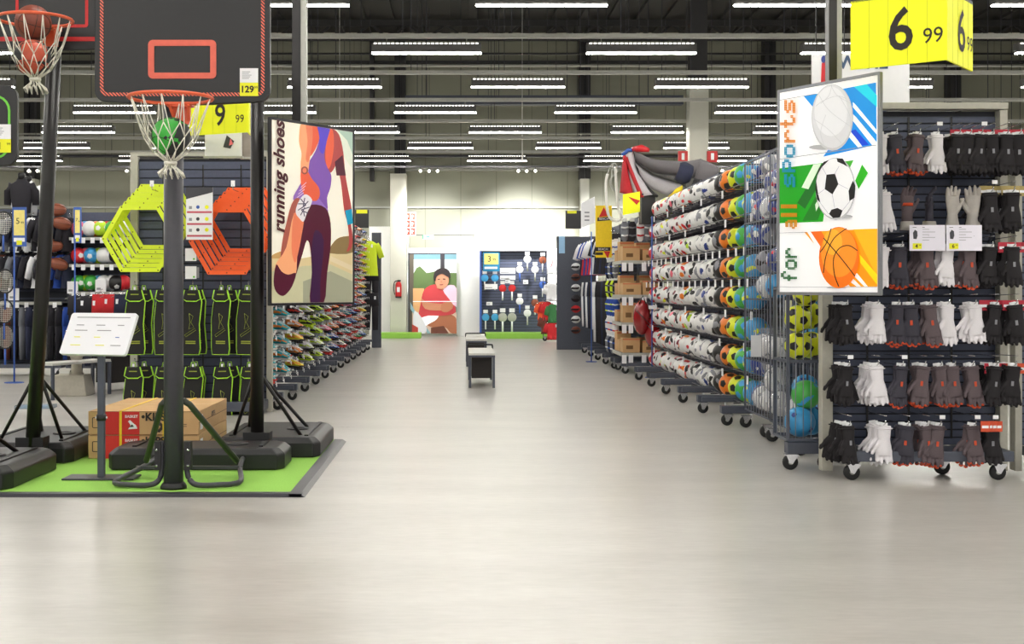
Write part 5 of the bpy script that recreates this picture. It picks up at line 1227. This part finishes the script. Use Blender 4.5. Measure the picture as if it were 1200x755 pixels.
for i, (px, py, s_) in enumerate(((752, 372, 1), (764, 388, .9))):
    p = at(px, py, 18.9); t = thing('red_gear_bag', ['upper', 'lower'][i]+' glossy red gear bag hanging between the cartons and the ball wall', 'bag', p, 0); b = MB(); RG = mat('glossy_red', (150, 24, 30), .25, coat=.5)
    b.sphere((0, 0, 0), .22*s_, RG, 16, (.6, .8, 1.2)); b.build('bag_body', t); b = MB(); b.tube([(-.05, -.1, .2), (0, -.12, .32), (.05, -.1, .2)], .012, BLACK, 6); b.tube([(-.1, -.14, .1), (0, -.19, .0), (.1, -.14, -.1)], .006, BLACK, 5); b.build('strap', t)
t = thing('price_pole', 'thin blue post standing by the cartons next to the ball wall', 'sign', (wx(764, 18.6), 18.6, 0)); b = MB(); b.tube([(0, 0, .01), (0, 0, 2.35)], .01, BLUEP, 6); b.build('post', t); b = MB(); b.box(-.05, .07, -.02, -.01, 1.0, 1.05, WHITE); b.build('price_tag', t); b = MB(); b.lathe([(.1, 0), (.1, .01), (.02, .015)], (0, 0, 0), BLUEP, 12); b.build('foot', t)
t = thing('price_pole', 'thin blue post standing in front of the dark trousers', 'sign', (wx(693, 22.6), 22.6, 0)); b = MB(); b.tube([(0, 0, .01), (0, 0, 2.3)], .011, BLUEP, 6); b.build('post', t); b = MB(); b.lathe([(.1, 0), (.1, .01), (.02, .015)], (0, 0, 0), BLUEP, 12); b.build('foot', t)
# clothing on the right aisle wall
seqU = [('red', 24.6), ('blue', 24.9), ('red', 25.2), ('white', 24.2), ('white', 23.9), ('navy', 23.6), ('black', 23.3), ('black', 23.0), ('navy', 22.7), ('black', 22.4), ('black', 22.1), ('blue', 25.6), ('red', 26.0), ('navy', 26.4)]
for i, (c, D) in enumerate(seqU): garment('hanging_garment', '%s shirt on the upper rail of the right clothing wall, %s of the rail' % (c, nth(i)), 'clothing', (2.66, D, 2.24), shirt_mb(FB[c], .44, .68, m2=FB['white'] if c in ('red', 'navy') else None), random.uniform(-.2, .1), 'shirts on the right clothing wall')
seqL = [('white', 26.2), ('navy', 25.8), ('white', 25.4), ('navy', 25.0), ('black', 24.6), ('white', 24.2), ('white', 23.9), ('black', 23.5), ('black', 23.2), ('black', 22.9), ('navy', 22.6), ('black', 22.3), ('black', 22.0)]
for i, (c, D) in enumerate(seqL): garment('hanging_garment', '%s trousers on the lower rail of the right clothing wall, %s of the rail' % (c, nth(i)), 'clothing', (2.66, D, 1.42), trouser_mb(FB[c], .40, 1.12 if D < 24 else .9), random.uniform(-.2, .1), 'trousers on the right clothing wall')
# shin guards and small goods, right wall
def guard_mb(m, m2):
    b = MB(); b.tube([(0, 0, 0), (0, 0, -.06), (0, 0, -.16), (0, 0, -.25), (0, 0, -.28)], [.03, .06, .058, .042, .02], m, 12, sq=.45, up=(0, 1, 0)); b.tube([(-.05, -.02, -.08), (0, -.032, -.09), (.05, -.02, -.08)], .012, m2, 6); b.tube([(-.045, -.02, -.19), (0, -.028, -.2), (.045, -.02, -.19)], .012, m2, 6); b.box(-.03, .03, -.004, .004, 0, .05, WHITE); return b
gm_ = [('white', 'blue'), ('blue', 'white'), ('lime', 'black'), ('grey', 'white'), ('white', 'red'), ('blue', 'lime'), ('black', 'grey'), ('navy', 'blue')]
GMM = [guard_mb(FB[a], FB[c]).mesh('shin_guard') for a, c in gm_]
for r in range(6):
    for c in range(7):
        d = (r*3+c*2) % 8; one('shin_guard', GMM[d], '%s and %s shin guard, %s row down, %s from the carton shelves' % (gm_[d][0], gm_[d][1], nth(r), nth(c)), 'shin guard', (2.50+.06*(c % 2), 20.65+.17*c, 2.05-.31*r), (0, 0, -.5), 'shin guards on the right aisle wall', 1.0)
for r in range(2):
    for c in range(4): one('shin_guard', GMM[[3, 6, 4, 3][c]], '%s shin guard above the kraft cartons, %s row, %s along' % (gm_[[3, 6, 4, 3][c]][0], nth(r), nth(c)), 'shin guard', (2.5+.12*c, 19.55, 2.32-.02*r+0), (0, 0, 0), 'shin guards above the cartons', 1.1) if r == 0 else None
# caps / rolled goods column before the shirts
for r in range(7): 
    b = MB(); b.sphere((0, 0, 0), .1, FB[['white', 'brown', 'white', 'black', 'red', 'white', 'brown'][r]], 12, (1, 1, .8)); b.tube([(-.06, -.06, 0), (-.1, -.14, -.01), (.02, -.13, -.01), (.05, -.07, 0)], .02, FB['black'], 6); tag(b.build('cap', loc=(2.40, 26.7, 1.75-.22*r)), '%s cap down the far post of the right clothing wall' % nth(r), 'cap', 'caps by the end panel')

# pop-up tent wing above the cartons
TW = fab('tent_grey', (112, 108, 110)); TWL = fab('tent_light', (196, 190, 194)); TR = fab('tent_red', (190, 44, 52))
t = thing('beach_shelter', 'large grey, white and red fabric shelter spread above the carton shelves', 'tent', at(735, 232, 19.2)); o0 = at(735, 232, 19.2)
def cloth(pts_top, pts_bot, m, name, thick=.012):
    b = MB(); n = len(pts_top); a = [at(*p)-o0 for p in pts_top]; c = [at(*p)-o0 for p in pts_bot]; a = smooth3(a, 4); c = smooth3(c, 4); vs = []
    for i in range(len(a)):
        for k in range(6):
            q = a[i].lerp(c[i], k/5); q = q+Vector((0, -.10*math.sin(PI*k/5), 0)); vs.append(q)
    fs = [(i*6+k, i*6+k+1, (i+1)*6+k+1, (i+1)*6+k) for i in range(len(a)-1) for k in range(5)]
    b.add(vs, fs, m, True); o = b.build(name, t); s_ = o.modifiers.new('solid', 'SOLIDIFY'); s_.thickness = thick; return o
cloth([(731, 183, 19.4), (729, 205, 19.4), (727, 226, 19.4)], [(732, 183, 19.4), (737, 208, 19.3), (744, 232, 19.2)], TR, 'red_panel')
cloth([(732, 183, 19.4), (737, 208, 19.3), (744, 232, 19.2)], [(741, 178, 19.5), (748, 204, 19.3), (768, 228, 18.95)], TWL, 'white_panel')
cloth([(733, 186, 19.36), (740, 208, 19.25), (750, 232, 19.1)], [(734, 184, 19.36), (743, 206, 19.25), (755, 232, 19.08)], TR, 'red_stripe')
cloth([(744, 190, 19.4), (765, 205, 19.2), (800, 216, 18.8)], [(749, 204, 19.3), (758, 218, 19.1), (781, 229, 18.8)], fab('tent_pale_grey', (160, 156, 158)), 'pale_panel')
cloth([(744, 190, 19.45), (766, 202, 19.2), (800, 206, 18.8), (830, 205, 18.6)], [(744, 191, 19.45), (768, 207, 19.2), (798, 217, 18.8), (806, 222, 18.6)], mat('see_through_mesh', (92, 90, 92), .8, alpha=.6), 'mesh_panel')
cloth([(742, 175, 19.5), (764, 186, 19.3), (800, 189, 18.9), (822, 186, 18.7)], [(744, 191, 19.5), (766, 202, 19.3), (798, 207, 18.9), (816, 210, 18.7)], TW, 'grey_band')
cloth([(820, 186, 18.7), (831, 190, 18.6), (842, 196, 18.4)], [(808, 222, 18.7), (826, 216, 18.5), (838, 208, 18.4)], TW, 'grey_wing')
cloth([(800, 218, 18.5), (792, 222, 18.5)], [(796, 232, 18.45), (782, 231, 18.5)], FB['yellow'], 'yellow_corner')
cloth([(797, 191, 18.6), (804, 190, 18.6), (813, 195, 18.5)], [(790, 210, 18.6), (798, 216, 18.5), (808, 214, 18.5)], FB['navy'], 'navy_pouch')
b = MB(); b.tube(smooth3([at(741, 176, 19.55)-o0, at(748, 200, 19.35)-o0, at(757, 218, 19.1)-o0, at(770, 230, 18.85)-o0]), .022, BLACK, 8); b.build('curved_pole', t)
b = MB(); b.tube([at(729, 182, 19.5)-o0, at(736, 176, 19.5)-o0, at(742, 176, 19.5)-o0], .03, BLUEP, 8); b.tube([at(742, 175, 19.5)-o0, at(752, 174, 19.4)-o0, at(760, 176, 19.3)-o0], [.04, .06, .03], BR, 8); b.build('folded_knot', t)
# white wire trolley frame in front of it
t = thing('folding_frame', 'white tubular folding frame hung above the yellow banner', 'frame', at(718, 250, 19.6)); o0 = at(718, 250, 19.6); b = MB()
b.tube(smooth3([at(*p, 19.6)-o0 for p in ((712, 204), (710, 215), (711, 240), (714, 254), (722, 259), (728, 255), (724, 240), (722, 215), (721, 196))], 5), .022, WHITEP, 8); b.build('tube_frame', t)
b = MB(); b.tube(smooth3([at(*p, 19.7)-o0 for p in ((712, 204), (716, 194), (721, 192), (723, 200), (715, 212), (718, 224))], 5), .012, LGREY, 6); b.tube([at(718, 193, 19.7)-o0, at(716, 215, 19.7)-o0, at(726, 235, 19.7)-o0], .012, LGREY, 6); b.build('wire_loop', t)
# banners and boxes
def signbox(name, label, cat, x0, x1, y0, y1, D, depth, m, skew=0):
    p = at(x0, y1, D); t = thing(name, label, cat, p); w = (x1-x0)*D/F; h = (y1-y0)*D/F; b = MB(); b.prism([(0, 0), (w, skew*h), (w, h+skew*h), (0, h)], 0, depth, m); b.build('panel', t, bevel=.004); return t, w, h
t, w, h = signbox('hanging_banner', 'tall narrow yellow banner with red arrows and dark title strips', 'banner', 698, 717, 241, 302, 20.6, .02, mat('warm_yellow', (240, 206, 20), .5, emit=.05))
b = MB(); b.prism([(w*.2, h*.78), (w*.8, h*.8), (w*.5, h*.97)], -.004, -.001, REDC); b.prism([(w*.5, h*.12), (w*.9, h*.12), (w*.75, -h*.02)], -.004, -.001, REDC); b.prism([(w*.1, h*.70), (w*1.0, h*.72), (w*.95, h*.79), (w*.12, h*.77)], -.006, -.004, INK); b.prism([(-.02, h*.12), (w*.9, h*.13), (w*.92, h*.2), (0, h*.2)], -.006, -.004, INK); b.prism([(0, h*.05), (w*.45, h*.05), (w*.45, h*.1), (0, h*.1)], -.006, -.004, INK); b.build('printed_marks', t)
text('BEACH', .05, WHITE, t, (w*.5, -.007, h*.745)); text('BEACH', .05, WHITE, t, (w*.45, -.007, h*.16))
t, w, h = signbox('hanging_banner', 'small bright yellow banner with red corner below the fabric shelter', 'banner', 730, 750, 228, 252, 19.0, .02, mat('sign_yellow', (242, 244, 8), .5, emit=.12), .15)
b = MB(); b.prism([(w*.3, h*.9), (w*1.0, h*.7), (w*.8, h*.5)], -.004, -.001, REDC); b.build('printed_marks', t)
t, w, h = signbox('storage_box', 'dark box on top of the rack beside the first ball rows', 'box', 752, 768, 227, 262, 19.0, .3, BLACK)
t, w, h = signbox('hanging_sign', 'black panel with a yellow strip hanging over the right clothing wall', 'sign', 663, 681, 247, 268, 26.5, .1, BLACK); b = MB(); b.box(w*.1, w*.7, -.003, 0, h*.85, h*1.0, YELLOW); b.build('yellow_strip', t)
t, w, h = signbox('hanging_sign', 'black panel with a yellow strip hanging over the boot wall end', 'sign', 416, 432, 246, 267, 27.0, .1, BLACK); b = MB(); b.box(w*.1, w*.9, -.003, 0, h*.8, h*1.0, YELLOW); b.build('yellow_strip', t)
t, w, h = signbox('hanging_banner', 'white banner leaning beside the yellow banner with small dark lines', 'banner', 681, 697, 238, 268, 23.5, .03, WHITE, .25); b = MB()
for i in range(3): b.box(w*.25, w*.6, -.003, 0, h*(.3+.15*i), h*(.36+.15*i), GREYINK)
b.build('printed_lines', t)
t, w, h = signbox('leaflet', 'pale blue leaflet on the end panel of the right clothing wall', 'sign', 655, 662, 277, 297, 27.08, .02, mat('pale_blue_card', (150, 190, 225), .5))
for x0, x1, nm in ((795, 806, 'left'), (829, 841, 'right')):
    t, w, h = signbox('fire_sign', 'red fire sign fixed on the %s side of the pale column' % nm, 'sign', x0, x1, 177, 190, 25.72, .07, REDP); b = MB(); b.box(w*.35, w*.65, -.004, 0, h*.2, h*.8, WHITE); b.build('white_pictogram', t)

# ------------------------------------------------------------------ far end of the aisle
def photo_poster():
    D = 34.4; x0, x1, y0, y1 = 480, 535, 298, 391
    p = at(x0, y1, D); t = thing('wall_poster', 'large photo poster of a person in a red polo sitting with a racket', 'poster', p); w = (x1-x0)*D/F; h = (y1-y0)*D/F
    b = MB(); b.box(0, w, 0, .04, 0, h, mat('poster_back', (120, 150, 120), .4)); b.build('poster_panel', t)
    k = [0]; tm = lambda n, c: mat('poster_'+n, c, .5, var=.04)
    def P_(name, pts, m, sm=0):
        q = [((x-x0)*D/F, (y1-y)*D/F) for x, y in pts]
        if sm: q = smooth_poly(q, sm)
        q = [(min(max(u, 0), w), min(max(v, 0), h)) for u, v in q]; q = [c for i, c in enumerate(q) if abs(c[0]-q[i-1][0])+abs(c[1]-q[i-1][1]) > 1e-6]
        k[0] += 1; y = -.003*k[0]; b = MB(); b.prism(q, y, y+.0025, m); b.build(name, t)
    P_('sky_print', [(480, 298), (535, 298), (535, 330), (480, 330)], tm('sky', (226, 236, 232)))
    P_('header_print', [(480, 298), (535, 298), (535, 304), (480, 304)], tm('teal', (110, 150, 160)))
    P_('foliage_print', [(485, 320), (492, 312), (500, 320), (510, 318), (520, 322), (535, 320), (535, 342), (485, 340)], tm('leaf', (96, 120, 70)), 2)
    P_('post_print', [(480, 298), (485, 298), (484, 391), (480, 391)], tm('post', (96, 88, 76))); P_('post_print', [(516, 298), (521, 298), (521, 320), (516, 320)], tm('dark', (54, 50, 56)))
    P_('wall_print', [(484, 338), (497, 338), (497, 370), (484, 370)], tm('wood', (228, 176, 120)))
    P_('ground_print', [(483, 366), (535, 366), (535, 391), (483, 391)], tm('ground', (222, 196, 176)))
    P_('leg_print', [(500, 376), (512, 369), (526, 368), (535, 374), (535, 391), (528, 390), (522, 384), (510, 384), (502, 382)], tm('skin', (176, 110, 76)), 3)
    P_('sock_print', [(505, 384), (520, 382), (526, 391), (505, 391)], tm('shade', (110, 62, 44)))
    P_('shorts_print', [(494, 372), (502, 366), (514, 366), (512, 374), (502, 380), (494, 384)], tm('white', (240, 240, 244)), 3)
    P_('polo_print', [(497, 340), (506, 334), (514, 334), (524, 340), (530, 352), (534, 366), (520, 370), (502, 370), (491, 372), (493, 356)], tm('polo', (206, 66, 72)), 3)
    P_('pink_sleeve_print', [(518, 338), (528, 334), (535, 338), (535, 360), (526, 350)], tm('lilac', (236, 200, 220)), 2)
    P_('arm_print', [(494, 350), (500, 354), (516, 356), (528, 356), (530, 362), (516, 364), (498, 362)], tm('skin2', (206, 138, 104)), 3)
    P_('hand_print', [(518, 356), (528, 354), (531, 360), (524, 366), (517, 364)], tm('skin3', (196, 126, 92)), 3)
    P_('neck_print', [(511, 330), (518, 330), (520, 340), (512, 338)], tm('skin2', (206, 138, 104)))
    P_('face_print', [(510, 324), (517, 320), (524, 322), (526, 330), (522, 337), (515, 338), (510, 332)], tm('skin4', (214, 150, 118)), 3)
    P_('eye_print', [(513, 327.2), (515.5, 326.8), (515.5, 327.8), (513, 328)], tm('hair', (46, 36, 38))); P_('eye_print', [(519, 326.6), (522, 326.8), (522, 327.8), (519, 327.6)], tm('hair', (46, 36, 38)))
    P_('mouth_print', [(515, 333.4), (519.5, 333), (519, 334.2), (516, 334.4)], tm('lip', (160, 80, 76))); P_('nose_print', [(517, 328), (518, 331), (516.4, 331)], tm('skin3', (196, 126, 92)))
    P_('hair_print', [(508, 326), (510, 318), (518, 314), (526, 317), (528, 326), (524, 324), (518, 321), (512, 324), (510, 330)], tm('hair', (46, 36, 38)), 3)
    P_('racket_print', [(481, 354), (485, 362), (492, 372), (505, 391), (501, 391), (489, 374), (481, 362)], tm('racket', (150, 190, 200)))
    P_('racket_print', [(486, 364), (494, 372), (500, 384), (498, 391), (488, 391), (484, 378)], tm('pale', (232, 234, 240)), 2)
    P_('bag_print', [(483, 380), (490, 384), (490, 391), (483, 391)], tm('red', (196, 70, 60)))
    P_('rail_print', [(484, 353), (535, 353), (535, 353.8), (484, 353.8)], tm('white', (240, 240, 244)))
    b = MB(); b.box(-.04, 0, -.01, .04, 0, h+.04, GREYP); b.box(-.04, w, -.01, .04, h, h+.03, GREYP); b.build('frame_strip', t)
photo_poster()
b = MB(); b.box(wx(440, 33.8), wx(494, 33.8), 33.2, 33.9, 0, .14, GRASS); tag(b.build('turf_step', bevel=.01), 'low green turf platform in front of the white column', 'platform')
b = MB(); b.box(wx(569, 33.4), wx(662, 33.4), 33.0, 34.1, 0, .14, GRASS); tag(b.build('turf_step', bevel=.01), 'low green turf platform below the racket wall', 'platform')
# fire extinguisher
p = at(467, 349, 33.91); t = thing('fire_extinguisher', 'red fire extinguisher hanging on the white column', 'fire extinguisher', p); RE = mat('signal_red', (212, 38, 40), .35)
b = MB(); b.lathe([(.001, 0), (.075, .005), (.08, .03), (.08, .34), (.06, .4), (.03, .42)], (0, 0, 0), RE, 16); b.build('cylinder', t); b = MB(); b.lathe([(.081, .0), (.081, .04)], (0, 0, -.005), BLACK, 16); b.build('base_ring', t)
b = MB(); b.box(-.03, .06, -.02, .02, .42, .47, BLACK); b.build('valve', t); b = MB(); b.tube(smooth3([(0, 0, .45), (-.1, -.0, .42), (-.13, 0, .25), (-.1, -.02, .08)]), .013, BLACK, 6); b.build('hose', t); b = MB(); b.box(-.04, .04, -.083, -.078, .15, .28, WHITE); b.build('label_plate', t)
# orange pictogram board and exit sign
p = at(475, 276, 34.4); t = thing('safety_sign', 'orange and white safety pictogram board on the white wall', 'sign', p); b = MB(); b.box(0, .28, 0, .02, 0, .62, WHITE); b.build('board', t); b = MB(); PO = mat('signal_orange', (190, 44, 14), .5)
for i in range(2):
    for j in range(3): b.box(.01+.135*i, .125+.135*i, -.004, 0, .015+.2*j, .2+.2*j, PO)
b.build('pictogram_field', t); b = MB()
for i in range(2):
    for j in range(3): b.box(.04+.135*i, .06+.135*i, -.008, -.004, .05+.2*j, .15+.2*j, WHITE); b.box(.06+.135*i, .09+.135*i, -.008, -.004, .1+.2*j, .13+.2*j, WHITE)
b.build('pictogram_marks', t)
p = at(495, 280, 34.4); t = thing('exit_sign', 'small green and white exit sign hanging from a thin rail', 'sign', p); b = MB(); b.box(0, .3, 0, .04, 0, .1, WHITE); b.build('board', t); b = MB(); b.box(0, .03, -.004, 0, 0, .1, mat('exit_green', (40, 150, 100), .5)); b.box(.1, .2, -.004, 0, .03, .07, mat('exit_green', (40, 150, 100), .5)); b.build('green_mark', t); b = MB(); b.bar((-.5, .02, .1), (1.4, .02, .1), .02, GREYP); b.bar((-.5, .02, .1), (-.5, 1.2, .1), .02, GREYP); b.bar((1.38, .02, .1), (1.38, 1.2, .1), .02, GREYP); b.build('rail', t)
# racket wall
t = thing('racket_wall', 'dark slatted wall panel with hanging rackets and a blue price sign', 'shop shelving', (wx(562, 34.2), 34.2, 0)); w = wx(642, 34.2)-wx(562, 34.2)
b = MB(); slats(b, 0, w, .1, wz(295, 34.2), .03, SLATED, .08); b.build('slatted_panel', t); b = MB(); b.box(0, .05, -.25, .06, .1, wz(295, 34.2), BLUEP); b.build('upright', t)
b = MB(); b.box(0, w, -.1, .03, wz(295, 34.2), wz(294, 34.2), GREYP); b.build('top_rail', t)
p = at(566, 318, 33.9); t = thing('price_sign', 'blue price sign with a white and yellow card on the racket wall', 'sign', p); b = MB(); b.box(0, .44, 0, .02, 0, .5, mat('cyan_blue', (30, 140, 190), .5)); b.build('board', t); b = MB(); b.box(.03, .41, -.004, 0, .18, .47, mat('cream_yellow_card', (244, 226, 130), .5)); b.box(.04, .38, -.004, 0, .06, .12, WHITE); b.build('price_card', t); text('3', .22, INK, t, (.17, -.006, .32)); text('99', .09, INK, t, (.3, -.006, .31))
def hung(i, px, py, hc, ac, D=33.95, s_=1, kind='racket'):
    p = at(px, py, D); t = thing('hanging_racket', '%s and %s racket on the racket wall, %s' % (hc[0], ac[0], i), 'racket', p, 0, 'rackets on the racket wall'); b = MB()
    b.lathe([(.085, -.01), (.1, -.004), (.1, .004), (.085, .01)], (0, 0, 0), hc[1], 16, 'y'); b.build('head', t); b = MB(); b.tube([(0, 0, -.09), (0, 0, -.32)], [.022, .022], ac[1], 8); b.build('handle', t); b = MB(); b.box(-.06, .06, -.015, -.01, .11, .2, WHITE); b.build('card', t); t.scale = (s_,)*3
WHc, BLc, REc, GRc, CYc, BRc = ('white', WHITE), ('blue', BLUEP), ('red', REDP), ('grey', LGREY), ('sky blue', BB_), ('brown', RUG)
for i, (px, py, h_, a_, s_) in enumerate(((568, 326, CYc, GRc, 1), (580, 326, CYc, GRc, 1), (589, 338, REc, WHc, 1), (600, 338, REc, WHc, 1), (609, 316, WHc, BLc, 1), (627, 316, WHc, GRc, 1), (618, 304, WHc, GRc, 1), (636, 305, BRc, WHc, 1), (609, 353, WHc, BLc, 1), (636, 334, BLc, WHc, 1), (627, 355, BRc, WHc, 1), (618, 367, WHc, GRc, 1), (589, 372, GRc, WHc, 1.2), (600, 372, GRc, WHc, 1.2), (569, 372, CYc, WHc, 1), (580, 372, CYc, WHc, 1))):
    hung('at %s' % ['upper left', 'upper left centre', 'left of centre middle', 'centre middle', 'second row centre', 'second row right', 'top row centre', 'top row right', 'third row centre', 'third row right', 'fourth row right', 'bottom row right centre', 'bottom row centre pair, left', 'bottom row centre pair, right', 'bottom left', 'second from bottom left'][i], px, py, h_, a_, s_=s_)
for i, (px, py, w_, h_) in enumerate(((586, 321, 18, 7), (586, 328, 18, 5), (568, 339, 15, 6), (592, 332, 6, 5), (613, 333, 6, 5), (570, 358, 7, 4), (642, 322, 10, 8))):
    p = at(px, py, 33.9); b = MB(); b.box(0, w_*33.9/F, 0, .01, 0, h_*33.9/F, WHITE); b.box(.02, w_*20/F, -.002, 0, .03, .05, GREYINK); tag(b.build('wall_card', loc=p), 'white label card on the racket wall, %s from the blue sign' % nth(i), 'sign', 'label cards on the racket wall')
t, w, h = signbox('hanging_banner', 'white banner with thin red line drawing beside the racket wall', 'banner', 641, 652, 294, 321, 34.1, .1, WHITE); b = MB(); b.tube([(w*.4, -.005, h*.3), (w*.6, -.005, h*.5), (w*.5, -.005, h*.75)], .01, REDP, 5); b.build('drawn_line', t)
# bright goods on wheels by the racket wall
t = thing('goods_trolley', 'wheeled metal goods rack by the racket wall', 'shop shelving', (wx(641, 31.5), 31.5, 0)); b = MB(); 
for z in (.2, .8, 1.4): b.box(-.1, .35, 0, .4, z, z+.02, SLATE)
for x in (-.1, .33): b.box(x, x+.02, 0, .02, .1, 2.0, SLATE)
b.build('rack_frame', t); caster(t, -.05, .02); caster(t, .3, .02)
for i, (px, py, c) in enumerate(((636, 362, 'orange'), (641, 362, 'red'), (648, 365, 'green'), (640, 378, 'brown'), (647, 385, 'red'), (646, 340, 'white'))):
    garment('hanging_garment', '%s sports top on the goods rack near the racket wall, %s' % (c, nth(i)), 'clothing', at(px, py-8, 31.3), shirt_mb(FB[c], .3, .42, .1), .4, None)
